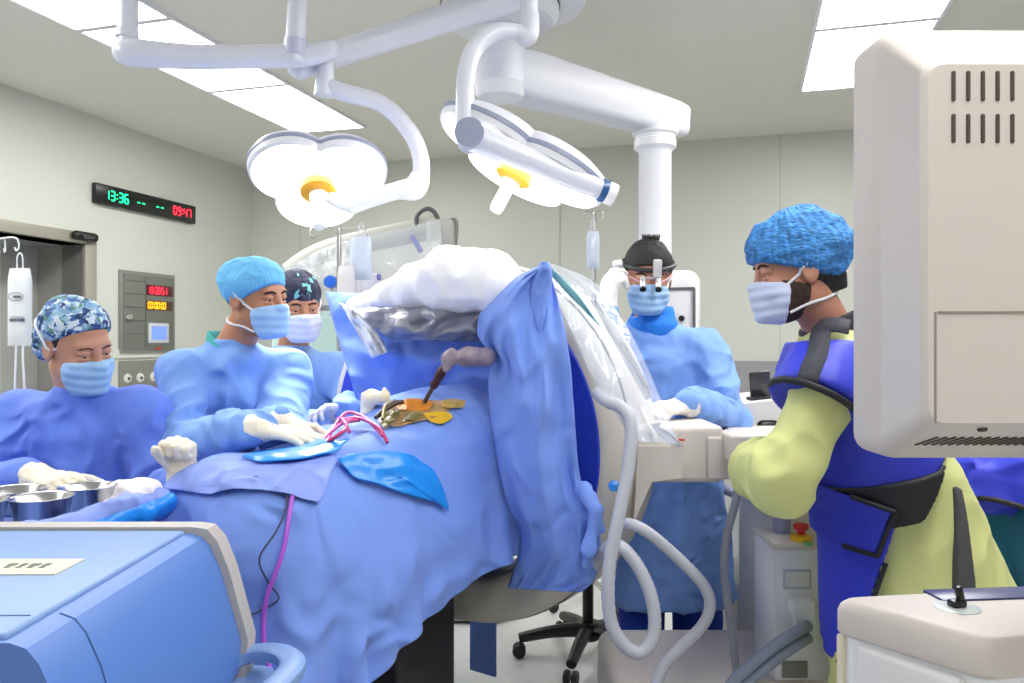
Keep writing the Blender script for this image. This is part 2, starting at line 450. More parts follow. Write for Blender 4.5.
def hand_prims(w, d, pn, side, curl=(.3, .35, .4, .45), thumb=.3, sc=1., spread=.06, lastr=None):
    """w wrist, d finger direction, pn palm normal, side = +1/-1 picks where the thumb leaves"""
    d = nrm(d); pn = nrm(pn - d * (np.asarray(pn) @ d)); s = side * np.cross(d, pn); w = np.asarray(w, float); out = []
    off = (.029, .0095, -.0105, -.029); kl = (.092, .096, .091, .083); fl = (.073, .082, .075, .058)
    for i in range(4):
        out.append(Cone(w + sc * (d * .012 + s * off[i] * .55), w + sc * (d * kl[i] + s * off[i]), .0155 * sc, .0115 * sc, k=.012))
    out.append(Cone(w + sc * (d * .02 + s * .02 + pn * .006), w + sc * (d * .06 + s * .034 + pn * .01), .017 * sc, .012 * sc, k=.012))
    for i in range(4):
        p = w + sc * (d * kl[i] + s * off[i]); a = 0
        b = nrm(d + s * spread * (1.5 - i))
        for j, (fr, r1, r2) in enumerate(((.45, .0102, .0092), (.31, .0094, .0086), (.24, .0087, .0074))):
            a += curl[i] * (1.15, 1.25, .7)[j]
            q = p + sc * fl[i] * fr * (b * math.cos(a) + pn * math.sin(a))
            out.append(Cone(p, q, r1 * sc, r2 * sc, k=.0035)); p = q
    p = w + sc * (d * .03 + s * .026 + pn * .008); v = nrm(s * .75 + d * .62 + pn * .25) if thumb < 1 else nrm(s * .2 + d * .75 + pn * .6)
    for j, (L, r1, r2) in enumerate(((.045, .0145, .012), (.033, .0115, .0105), (.027, .0105, .0085))):
        q = p + sc * L * v; out.append(Cone(p, q, r1 * sc, r2 * sc, k=.006)); p = q
        v = nrm(v + thumb * (pn * .6 - s * .55 + d * .25))
    return out

def tri_fold(q): return 2 * np.abs(q - np.floor(q + .5))

def fold_cloth(V, Fq, arms, zc, amp=.010, ampa=.006, seed=0., prims=None, zhi=9.):
    """push soft creases into a gown: long ones down the body, short ones across the sleeves"""
    N = normals(V, Fq); da = np.full(len(V), 9.0); ta = np.zeros(len(V)); el = np.zeros(len(V))
    for (a, b, c) in arms:
        s0 = 0
        for (p, q) in ((a, b), (b, c)):
            L = q - p; t = np.clip(((V - p) @ L) / (L @ L), 0, 1); dd = np.linalg.norm(V - p - t[:, None] * L, axis=1)
            m = dd < da; da = np.where(m, dd, da); ta = np.where(m, s0 + t * np.linalg.norm(L), ta)
            s0 += np.linalg.norm(L)
        el = np.maximum(el, np.exp(-(np.linalg.norm(V - b, axis=1) / .13) ** 2))
        el = np.maximum(el, .8 * np.exp(-(np.linalg.norm(V - c, axis=1) / .10) ** 2))
    wa = np.clip((.115 - da) / .035, 0, 1)
    Q = V + seed
    warp = np.stack([vn(Q * 4), vn(Q * 4 + 7.7), vn(Q * 4 + 3.1)], 1)
    sharp = lambda r: np.sign(r) * np.abs(r) ** 1.5
    body = sharp(ridge(np.column_stack([Q[:, 0] * 9, Q[:, 1] * 9, Q[:, 2] * 1.9]) + warp * .6))
    body2 = ridge(np.column_stack([Q[:, 0] * 17, Q[:, 1] * 17, Q[:, 2] * 6]) + warp * .9 + 11)
    dia = sharp(ridge(np.column_stack([(Q[:, 0] + Q[:, 2]) * 6, Q[:, 1] * 6, (Q[:, 2] - Q[:, 0]) * 6]) + warp * .7 + 5))
    arm = sharp(ridge(np.column_stack([Q[:, 0] * 6, Q[:, 1] * 6, Q[:, 2] * 6]) + ta[:, None] * 13 * np.array([.6, .5, .62]) + warp * .9))
    low = np.clip((zc - V[:, 2]) / .6, 0, 1)
    disp = (1 - wa) * (amp * (.55 + .9 * low) * (body - .3) + amp * .45 * body2 + amp * .55 * dia * (1 - .5 * low)) + wa * (ampa * (.6 + 1.5 * el) * (arm - .2) + ampa * .5 * dia)
    disp = np.maximum(disp, -.012) * np.clip((zhi - V[:, 2]) / .05, 0, 1)
    return V + N * disp[:, None]

def project(H, prims, pts, off=.003):
    """lay a polyline (head frame) on the surface of prims"""
    Q = H.pts(pts)
    for _ in range(25):
        d = fpts(prims, Q); Q = Q + fgrad(prims, Q) * (np.clip(off - d, -.01, .02))[:, None]
    return Q

def person(label, H, neck, sh, el, wr, hands, torso, hips, feet, skin, gown_m, glove_m=None, hem=.42, eye_col=(60, 42, 30), body_k=.05,
           gown=True, sleeve=(.068, .068, .056), seed=0., mask_m=None, strap=True, group=None, brow=(40, 28, 22), amp=.032, ampa=.018,
           gown_name='surgical_gown', brow_w=1., straps_over_cap=None, knees=None, gown_top=None, head_in=True, eye_open=1.):
    """sh/el/wr: (right, left) joints in the room; torso: loft rows (z,cx,cy,rx,ry,yaw) of the gown from hem to neck"""
    neck = np.asarray(neck, float)
    hp = head_prims(H); base = H.w(0, -.025, -.07)
    prims = [*hp, Cone(base, neck, .054, .06, k=.025), Cone(neck, neck - UP * .06 , .058, .054, k=.02)]
    rows = np.array(sorted(torso), float)
    inner = rows.copy(); inner[:, 3:5] = np.maximum(inner[:, 3:5] - .042, .03)
    inner = inner[(inner[:, 0] > hips[0][2] - .03)]
    inner = inner[inner[:, 0] < neck[2] - .035]
    prims.append(Loft(inner, k=.02))
    for i in (0, 1):
        prims += [Cone(neck - UP * .06, sh[i], .042, .046, k=.02), Cone(sh[i], el[i], .046, .043, k=.02), Cone(el[i], wr[i], .042, .022, k=.03)]
        hd = hands[i][0]
        prims.append(Cone(wr[i], np.asarray(wr[i]) + nrm(hd) * .06, .016, .010, k=.01))
        kn = knees[i] if knees is not None else (hips[i] * .55 + feet[i] * .45 + np.array([0, -.02, 0]))
        an = feet[i] + UP * .08; fo = np.array([H.f[0], H.f[1], 0]); fo = nrm(fo)
        prims += [Cone(hips[i], kn, .085, .06, k=.05), Cone(kn, an, .058, .04, k=.03), Cone(feet[i] + UP * .045 - fo * .04, feet[i] + UP * .035 + fo * .15, .045, .035, k=.03)]
    e = np.array([.14, .14, .16])
    V, Fq = solid(prims, .013, fine=(H.o - e, H.o + e), hf=.0026)
    root = build('person', V, Fq, skin); tag(root, label, 'person', group)
    # eyes and brows
    for sx in (-1, 1):
        eo = MB().ball(H.w(sx * .032, .0778, -.0022), .0118, n=16).build('eye', mat('eye_white', (196, 184, 176), .25), root)
        ir = MB().ball(H.w(sx * .032, .0850, -.0026), (.0068, .0052, .0068), axes=[H.l, H.f, H.u], n=14).build('iris', mat('iris_%d' % eye_col[0], eye_col, .2), eo)
        bl = project(H, hp, [(sx * .014, .10, .019), (sx * .028, .10, .0245), (sx * .042, .09, .023), (sx * .052, .08, .017)], .0005)
        MB().tube(bl, [.0025 * brow_w, .0036 * brow_w, .0032 * brow_w, .0014 * brow_w], n=8).build('eyebrow', mat('brow_%d' % brow[0], brow, .9), root)
    # gown
    if gown:
        gp = [Loft(rows, k=.03)]
        for i in (0, 1):
            d = nrm(np.asarray(wr[i]) - el[i])
            gp += [Cone(neck - UP * .025, sh[i] - UP * .008, .056, sleeve[0], k=.045), Cone(sh[i], el[i], sleeve[0], sleeve[1], k=body_k),
                   Cone(el[i], np.asarray(wr[i]) - d * .05, sleeve[1], sleeve[2], k=.03), Cone(np.asarray(wr[i]) - d * .07, np.asarray(wr[i]) - d * .005, sleeve[2] * .95, .036, k=.02)]
        gp.append(Cone(neck + UP * .065, neck + UP * .14 + (H.o - neck) * .2, .066, .085, k=.012, op='s'))
        V, Fq = solid(gp, .0095)
        zc = sh[0][2] - .12
        V = fold_cloth(V, Fq, [tuple(np.asarray(j, float) for j in (sh[i], el[i], wr[i])) for i in (0, 1)], zc, amp, ampa, seed, zhi=neck[2] + .02)
        build(gown_name, V, Fq, gown_m, root)
    # gloved hands
    for i in (0, 1):
        if len(hands[i]) > 1:
            d, pn, curl, th = hands[i][:4]; hs = hands[i][4] if len(hands[i]) > 4 else 1.
            side = 1 if i == 0 else -1
            w = np.asarray(wr[i], float); dd = nrm(w - el[i])
            pr = hand_prims(w, d, np.asarray(pn, float), side, curl, th, hs) + [Cone(w - dd * .075, w - dd * .01, .042, .036, k=.01), Cone(w - dd * .01, w + nrm(d) * .02, .036, .026, k=.02), Half(w - dd * .07, -dd, .003)]
            V, Fq = solid(pr, .0027)
            N = normals(V, Fq); V = V + N * (.0012 * ridge(V * 45) + .0008 * vn(V * 110))[:, None]
            build('glove', V, Fq, glove_m, root)
    # mask
    if mask_m is not None:
        up = nrm(np.array([0, -.30, 1.0]))
        mp = [H.cone((0, .106, -.030), (0, .086, -.094), .021, .036, k=.02), H.ell((0, .036, -.062), (.075, .068, .068), k=.035), H.ell((0, .055, -.095), (.05, .045, .036), k=.03), H.ell((.034, .072, -.040), (.030, .027, .030), k=.02), H.ell((-.034, .072, -.040), (.030, .027, .030), k=.02),
              H.half((0, .108, -.010), (0, -.30, 1.0), .006), H.half((0, .046, -.06), (0, -1, -.22), .004), H.half((0, .06, -.13), (0, .25, -1), .01)]
        V, Fq = solid(mp, .003)
        q = H.loc(V); N = normals(V, Fq)
        pl = np.sin((q[:, 2] + .03) * 2 * math.pi / .026) * np.clip((q[:, 1] - .03) / .04, 0, 1) * np.clip((.115 + q[:, 2]) / .03, 0, 1)
        V = V + N * (.0011 * np.sign(pl) * np.abs(pl) ** .5 + .002 * vn(q * 28 + seed))[:, None]
        mo = build('face_mask', V, Fq, mask_m, root)
        cov = hp + [Cone(base, neck, .054, .06, k=.025)]
        over = cov + (straps_over_cap or [])
        sm = mat('mask_strap', (228, 230, 236), .7)
        if strap:
            for sx in (-1, 1):
                for path in ([(sx * .060, .052, -.036), (sx * .076, .015, -.010), (sx * .083, -.015, .026), (sx * .075, -.06, .045), (sx * .03, -.105, .05), (0, -.112, .05)],
                             [(sx * .052, .050, -.098), (sx * .064, .01, -.090), (sx * .062, -.04, -.085), (sx * .045, -.075, -.075), (0, -.09, -.07)]):
                    Q = [spl(path, t) for t in np.linspace(0, 1, 18)]
                    MB().tube(project(H, over, Q, .0025), .0036, n=8, smooth=False).build('mask_strap', sm, mo)
    return root, hp

def cap_prims(H, r=(.086, .108, .086), c=(0, -.014, .043), front=(.095, .052), back=(-.1, -.06), extra=()):
    dy, dz = front[0] - back[0], front[1] - back[1]
    return [H.ell(c, r, k=.02), *extra, H.half((0, front[0], front[1]), (0, dz, -dy), .008)]

def cap(H, root, m, name='surgical_cap', gather=.0, noise=.004, seed=0., band=None, **kw):
    cp = cap_prims(H, **kw)
    V, Fq = solid(cp, .0035); q = H.loc(V); N = normals(V, Fq)
    fr, bk = kw.get('front', (.095, .052)), kw.get('back', (-.1, -.06))
    pl = nrm(np.array([0, fr[1] - bk[1], -(fr[0] - bk[0])])); dist = -((q - np.array([0, fr[0], fr[1]])) @ pl)
    th = np.arctan2(q[:, 0], q[:, 1]); edge = np.exp(-np.maximum(dist, 0) / .035)
    disp = noise * (vn(q * 22 + seed) + .6 * ridge(q * 34 + seed)) + gather * edge * np.sin(th * 46 + 2 * vn(q * 30)) + gather * .5 * np.sin(th * 30 + 3 * vn(q * 14)) * (1 - edge)
    disp *= np.clip(dist / .004, 0, 1)
    V = V + N * disp[:, None] * H.sc
    return build(name, V, Fq, m, root), cp
# ------------------------------------------------------------------ materials of the place
M_wall = mat('wall_panel_paint', (206, 209, 200), .45)
M_ceil = mat('ceiling_paint', (226, 224, 216), .7)
M_floor = mat('floor_vinyl', (206, 206, 206), .3, var=.05, vscale=30)
M_steel = mat('brushed_steel', (150, 150, 142), .38, .8, bump=.05, bscale=60, stretch=(1, 1, 12))
M_greypanel = mat('grey_panel', (128, 128, 120), .45)
M_darkgrey = mat('dark_grey', (92, 92, 90), .5)
M_black = mat('black_plastic', (18, 18, 20), .4)
M_white = mat('white_enamel', (236, 237, 242), .28)
M_lampwhite = mat('lamp_enamel', (222, 224, 236), .28)
M_cream = mat('cream_plastic', (218, 212, 200), .4)
M_creamgrey = mat('warm_white_plastic', (213, 205, 199), .42)
M_groove = mat('panel_groove', (150, 142, 136), .6)
M_slot = mat('vent_slot_dark', (84, 68, 62), .7)
M_light = mat('light_diffuser', (255, 253, 250), .5, emit=10.)
M_lampglow = mat('lamp_glow', (255, 255, 255), .4, emit=5.)
M_orange = mat('orange_ring', (250, 178, 30), .4)
M_steelblue = mat('lamp_edge_grey', (150, 158, 182), .35)
M_drape = mat('blue_drape', (118, 152, 234), .8, crumple=.6, cscale=5, bump=.10, bscale=260, sheen=.1, var=.03, vscale=5)
M_drape2 = mat('towel_blue', (140, 162, 236), .85, crumple=.6, cscale=7, bump=.12, bscale=300)
M_cyan = mat('bright_blue_film', (30, 140, 236), .32, bump=.25, bscale=18)
M_royal = mat('royal_blue', (38, 66, 196), .5)
M_gown_w = mat('gown_periwinkle', (98, 130, 226), .82, crumple=.6, cscale=7, bump=.1, bscale=240, sheen=.1)
M_gown = mat('gown_light_blue', (124, 166, 236), .82, crumple=.6, cscale=7, bump=.1, bscale=240, sheen=.1)
M_gown_b = mat('gown_pale_blue', (142, 180, 238), .82, crumple=.6, cscale=7, bump=.1, bscale=240, sheen=.1)
M_glove = mat('latex_glove', (236, 228, 208), .45, sss=.1, bump=.1, bscale=90)
M_glove2 = mat('latex_glove_white', (236, 232, 230), .45, sss=.1, bump=.1, bscale=90)
M_mask = mat('mask_blue', (160, 200, 240), .8, bump=.1, bscale=200)
M_mask2 = mat('mask_pale', (214, 220, 244), .8, bump=.1, bscale=200)
M_hair = mat('black_hair', (20, 18, 20), .6, bump=.6, bscale=160, stretch=(1, 1, .2))
SK = dict(rough=.5, sss=.12, bump=.04, bscale=120)
M_skin1 = mat('skin_tan', (196, 142, 116), **SK); M_skin2 = mat('skin_light', (206, 150, 122), **SK)
M_skin3 = mat('skin_warm', (190, 132, 100), **SK); M_skin4 = mat('skin_olive', (186, 132, 110), **SK)
M_teal = mat('teal_scrubs', (70, 170, 168), .85); M_scrub = mat('scrubs_bright_blue', (40, 128, 230), .85)
M_scrub_dark = mat('scrubs_dark_blue', (26, 66, 178), .85, bump=.2, bscale=30)
M_hose = mat('hose_grey', (182, 184, 196), .5)
M_film = mat_film('clear_plastic', (225, 230, 238), .24, .12, .5, 10)
M_machine = mat('machine_light_blue', (122, 154, 204), .42)
M_machine2 = mat('machine_blue', (86, 126, 200), .42)
M_tan = mat('bezel_tan', (182, 177, 172), .45)

# ------------------------------------------------------------------ the room
def rbox(name, u0, u1, v0, v1, z0, z1, m, parent=None, bevel=0., kind=None):
    o = MB().box(room((u0 + u1) / 2, (v0 + v1) / 2, (z0 + z1) / 2), (u1 - u0, v1 - v0, z1 - z0), [RU, RV, UP], bevel).build(name, m, parent)
    if kind: o['kind'] = kind
    return o
W = .2
rbox('floor', UL - W - .5, UR + W, VF - W, VB + W, -.1, 0, M_floor, kind='structure')
rbox('ceiling', UL - W - .5, UR + W, VF - W, VB + W, CEIL, CEIL + .1, M_ceil, kind='structure')
def left_v(px):
    t = (px - 512) / F; return UL * (RU[0] - t * RU[1]) / (t * RV[1] - RV[0])
def left_z(px, py):
    q = room(UL, left_v(px), 0); return HC + (341.5 - py) / F * q[1]
def back_u(px):
    t = (px - 512) / F; return VB * (t * RV[1] - RV[0]) / (RU[0] - t * RU[1])
DV1, DV0, DZ = left_v(85), left_v(85) - 1.9, 2.09
wb = MB()
for (v0, v1, z0, z1) in ((VF - W, DV0, 0, CEIL), (DV1, VB + W, 0, CEIL), (DV0, DV1, DZ, CEIL)):
    wb.box(room(UL - W / 2, (v0 + v1) / 2, (z0 + z1) / 2), (W, v1 - v0, z1 - z0), [RU, RV, UP])
wb.build('wall_left', M_wall)['kind'] = 'structure'
rbox('wall_back', UL - W, UR + W, VB, VB + W, 0, CEIL, M_wall, kind='structure')
rbox('wall_right', UR, UR + W, VF - W, VB, 0, CEIL, M_wall, kind='structure')
rbox('wall_front', UL - W, UR + W, VF - W, VF, 0, CEIL, M_wall, kind='structure')
# panel joints of the wall cladding
g = MB()
for px in (780, 300, 560):
    u = back_u(px); g.box(room(u, VB - .001, CEIL / 2), (.008, .004, CEIL), [RU, RV, UP])
g.build('trim_1', mat('wall_joint', (186, 189, 186), .6))['kind'] = 'structure'
# grey bumper band on the far wall
rbox('trim_2', back_u(690), UR, VB - .03, VB, .98, 1.27, mat('grey_band', (150, 150, 152), .5), kind='structure')
rbox('baseboard_back', UL, UR, VB - .015, VB, 0, .12, M_greypanel, kind='structure')
rbox('baseboard_left', UL, UL + .015, DV1 + .1, VB, 0, .12, M_greypanel, kind='structure')
# sliding steel door in its deep recess
dd = .42
d = MB().box(room(UL - dd - .02, (DV0 + DV1) / 2, DZ / 2), (.05, DV1 - DV0, DZ), [RU, RV, UP]).build('door_1', mat('door_steel', (170, 172, 168), .4, .2)); d['kind'] = 'structure'
f = MB()
f.box(room(UL - dd / 2, DV1 + .02, DZ / 2), (dd, .04, DZ + .08), [RU, RV, UP]).box(room(UL - dd / 2, DV0 - .02, DZ / 2), (dd, .04, DZ + .08), [RU, RV, UP])
f.box(room(UL - dd / 2, (DV0 + DV1) / 2, DZ + .02), (dd, DV1 - DV0 + .08, .04), [RU, RV, UP]); f.build('door_lining', mat('recess_steel', (158, 157, 150), .45, .2), d)
f = MB()
f.box(room(UL + .01, DV1 + .03, DZ / 2 + .03), (.03, .10, DZ + .1), [RU, RV, UP], .004).box(room(UL + .01, (DV0 + DV1) / 2, DZ + .04), (.03, DV1 - DV0 + .16, .075), [RU, RV, UP], .004)
f.build('door_frame', mat('door_frame_steel', (168, 164, 152), .4, .3), d)
v0, v1 = left_v(67), left_v(91); zc = left_z(78, 236.5)
t = thing('door_sensor', 'small black motion sensor on the wall above the steel door frame', 'sensor', room(UL, (v0 + v1) / 2, zc))
MB().box(room(UL + .05, (v0 + v1) / 2, zc), (.06, v1 - v0, .062), [RU, RV, UP], .027, 4).build('housing', M_black, t)
MB().box(room(UL + .081, (v0 + v1) / 2, zc - .006), (.004, .09, .022), [RU, RV, UP], .0015).build('lens', mat('sensor_lens', (70, 72, 74), .15), t)
MB().box(room(UL + .0125, (v0 + v1) / 2, zc), (.025, .08, .035), [RU, RV, UP]).build('bracket', M_black, t)

SEG = {'0': 'abcdef', '1': 'bc', '2': 'abged', '3': 'abgcd', '4': 'fgbc', '5': 'afgcd', '6': 'afgedc', '7': 'abc', '8': 'abcdefg', '9': 'abcdfg', '-': 'g'}
def digits(txt, o, rt, h, out, wd=.55, gap=.3, th=.13):
    """seven-segment writing starting at o (lower left)"""
    m = MB(); x = 0; w = h * wd; rt = nrm(rt); out = nrm(out); T = h * th
    for ch in txt:
        if ch == ':':
            for k in (.28, .72): m.box(o + rt * (x + T * .7) + UP * h * k, (T, T, .002), [rt, UP, out])
            x += T * 1.4 + h * gap * .6; continue
        if ch == ' ': x += w * .7; continue
        seg = {'a': (w / 2, h, w, 0), 'g': (w / 2, h / 2, w, 0), 'd': (w / 2, 0, w, 0), 'f': (0, h * .75, h / 2, 1), 'b': (w, h * .75, h / 2, 1), 'e': (0, h * .25, h / 2, 1), 'c': (w, h * .25, h / 2, 1)}
        for c in SEG[ch]:
            sx, sy, L, vert = seg[c]; L -= T * .7
            m.box(o + rt * (x + sx) + UP * sy, (T, L, .002) if vert else (L, T, .002), [rt, UP, out])
        x += w + h * gap
    return m
M_ledg = mat('led_green', (20, 250, 150), .4, emit=2.2); M_ledr = mat('led_red', (255, 36, 60), .4, emit=2.4); M_ledo = mat('led_amber', (255, 160, 20), .4, emit=2.2)
v0, v1 = left_v(91.5), left_v(191.7); z0, z1 = left_z(91.5, 202.8), left_z(91.5, 182.4)
t = thing('wall_clock', 'long black digital clock high on the left wall reading 13:36', 'clock', room(UL, (v0 + v1) / 2, (z0 + z1) / 2))
hh = z1 - z0; L = v1 - v0
MB().box(room(UL + .02, (v0 + v1) / 2, (z0 + z1) / 2), (.04, L, hh), [RU, RV, UP], .004).build('case', mat('clock_black', (22, 26, 26), .25), t)
o0 = lambda fr, fz: room(UL + .042, v0 + fr * L, z0 + fz * hh)
digits('13:36', o0(.075, .28), RV, hh * .45, RU).build('time_digits', M_ledg, t, angle=None)
digits('--', o0(.37, .26), RV, hh * .42, RU).build('green_dashes', M_ledg, t, angle=None)
digits('--', o0(.56, .26), RV, hh * .42, RU).build('green_dashes', M_ledg, t, angle=None)
digits('09:47', o0(.745, .28), RV, hh * .45, RU, wd=.5, gap=.28).build('red_digits', M_ledr, t, angle=None)

v0, v1 = left_v(118), left_v(172.5); z1, z0 = left_z(118, 269.5), left_z(172, 352.5)
t = thing('wall_console', 'grey wall control panel with red and amber digits and a small screen', 'control panel', room(UL, (v0 + v1) / 2, z0))
L, hh = v1 - v0, z1 - z0
MB().box(room(UL + .012, (v0 + v1) / 2, (z0 + z1) / 2), (.024, L, hh), [RU, RV, UP], .004).build('surround', mat('panel_edge', (150, 152, 148), .35, .5), t)
MB().box(room(UL + .027, (v0 + v1) / 2, (z0 + z1) / 2), (.01, L - .05, hh - .05), [RU, RV, UP], .002).build('panel_face', mat('panel_face_grey', (112, 116, 108), .5), t)
q = lambda fr, fz, e=.033: room(UL + e, v0 + fr * L, z0 + fz * hh)
sv = MB()
for k in range(5): sv.box(q(.24, .88 - k * .16), (.004, L * .34, .006), [RU, RV, UP])
sv.box(q(.42, .5), (.004, .006, hh * .86), [RU, RV, UP]); sv.build('panel_joints', mat('panel_joint', (94, 97, 90), .6), t)
MB().box(q(.68, .785), (.006, L * .50, hh * .13), [RU, RV, UP], .002).build('red_display', mat('display_red_dark', (96, 22, 34), .3), t)
digits('13:30:51', q(.455, .74, .038), RV, hh * .085, RU, wd=.42, gap=.16).build('red_digits', M_ledr, t, angle=None)
MB().box(q(.68, .595), (.006, L * .50, hh * .12), [RU, RV, UP], .002).build('amber_display', mat('display_amber_dark', (84, 58, 30), .3), t)
digits('00:00:00', q(.455, .555, .038), RV, hh * .08, RU, wd=.42, gap=.16).build('amber_digits', M_ledo, t, angle=None)
MB().box(q(.66, .25), (.012, L * .38, hh * .25), [RU, RV, UP], .004).build('screen_bezel', mat('bezel_pale', (206, 210, 214), .35), t)
sc_ = MB().box(q(.66, .25, .04), (.004, L * .28, hh * .17), [RU, RV, UP]).build('screen', mat('lcd_blue', (110, 140, 226), .3, emit=.5), t)
MB().box(q(.66, .055), (.006, L * .12, .02), [RU, RV, UP], .002).build('red_button', mat('button_red', (180, 60, 50), .4), t)
MB().lathe([(0, .03), (.02, .03), (.024, .024), (.024, 0)], q(.1, .44, .03), RU, 20).build('knob', mat('chrome', (205, 205, 205), .15, 1.), t)
rbox('trim_3', UL, UL + .012, left_v(112), left_v(205), 1.30, 1.36, mat('pale_rail', (214, 215, 206), .4), kind='structure')
v1 = left_v(178); z1 = left_z(118, 361); z0 = z1 - .55
t = thing('gas_outlet_panel', 'grey steel outlet panel on the wall under the control panel', 'outlet panel', room(UL, (v0 + v1) / 2, z0))
L, hh = v1 - v0, z1 - z0
MB().box(room(UL + .012, (v0 + v1) / 2, (z0 + z1) / 2), (.024, L, hh), [RU, RV, UP], .004).build('plate', mat('outlet_plate', (140, 140, 132), .4, .4), t)
for fr in (.1, .3, .52, .74):
    oo = MB().lathe([(0, .014), (.018, .014), (.032, .010), (.036, 0)], room(UL + .024, v0 + fr * L, z1 - .13), RU, 22).build('outlet', mat('outlet_white', (214, 212, 208), .4), t)
    MB().lathe([(0, .004), (.010, .004), (.011, 0)], room(UL + .038, v0 + fr * L, z1 - .13), RU, 14).build('socket', M_black, oo)

# ceiling lights: two rows of square panels
def ceiling_light(u0, u1, v0, v1, label):
    t = thing('ceiling_light', label, 'ceiling light', room((u0 + u1) / 2, (v0 + v1) / 2, CEIL - .02), 'ceiling light panels')
    MB().box(room((u0 + u1) / 2, (v0 + v1) / 2, CEIL - .006), (u1 - u0 - .035, v1 - v0 - .035, .008), [RU, RV, UP]).build('diffuser', M_light, t)
    fm = MB(); b = .018
    for (a0, a1, c0, c1) in ((u0, u1, v0, v0 + b), (u0, u1, v1 - b, v1), (u0, u0 + b, v0 + b, v1 - b), (u1 - b, u1, v0 + b, v1 - b)):
        fm.box(room((a0 + a1) / 2, (c0 + c1) / 2, CEIL - .008), (a1 - a0, c1 - c0, .016), [RU, RV, UP])
    fm.build('frame', M_white, t)
ends = [5.33 - 1.035 * k for k in range(6)]
nm = ['farthest panel of the left row of ceiling lights', 'second panel from the far end of the left row of ceiling lights', 'third panel of the left ceiling light row, cut by the photo edge']
for k, e in enumerate(ends):
    lb = nm[k] if k < 3 else 'ceiling light panel of the left row beyond the camera'
    ceiling_light(-3.24, -2.66, e - 1.03, e, lb)
nm = ['farthest panel of the right ceiling light row, above the big monitor', 'second panel of the right ceiling light row, cut by the photo edge']
for k, e in enumerate(ends):
    lb = nm[k] if k < 2 else 'ceiling light panel of the right row beyond the camera'
    ceiling_light(.33, .92, e - 1.03, e, lb)

# ------------------------------------------------------------------ drip stand by the door
def iv_stand(px, Y, ytop, label, hooks=2, width=.16, m=None, grp=None):
    p = P(px, 300, Y); top = P(px, ytop, Y)[2]
    t = thing('drip_stand', label, 'drip stand', (p[0], p[1], 0), grp)
    m = m or mat('stand_chrome', (196, 196, 196), .25, .9)
    MB().tube([(p[0], p[1], .12), (p[0], p[1], top)], .011, 14, smooth=False).build('pole', m, t)
    hk = MB()
    for k in range(hooks * 2):
        a = math.pi * k / hooks + .2; dx, dy = math.cos(a) * width, math.sin(a) * width
        hk.tube([(p[0], p[1], top - .005), (p[0] + dx * .7, p[1] + dy * .7, top + .004), (p[0] + dx, p[1] + dy, top - .004), (p[0] + dx * 1.08, p[1] + dy * 1.08, top - .035), (p[0] + dx * .95, p[1] + dy * .95, top - .05), (p[0] + dx * .86, p[1] + dy * .86, top - .035)], .0035, 8)
    hk.build('hooks', m, t)
    for k in range(5):
        a = 2 * math.pi * k / 5
        l = MB().tube([(p[0], p[1], .12), (p[0] + .15 * math.cos(a), p[1] + .15 * math.sin(a), .10), (p[0] + .28 * math.cos(a), p[1] + .28 * math.sin(a), .065)], [.016, .014, .011], 10).build('leg', m, t)
        MB().lathe([(0, -.011), (.026, -.011), (.03, -.006), (.03, .006), (.026, .011), (0, .011)], (p[0] + .28 * math.cos(a), p[1] + .28 * math.sin(a), .031), (-math.sin(a), math.cos(a), 0), 18).build('caster', M_black, l)
    return t, top
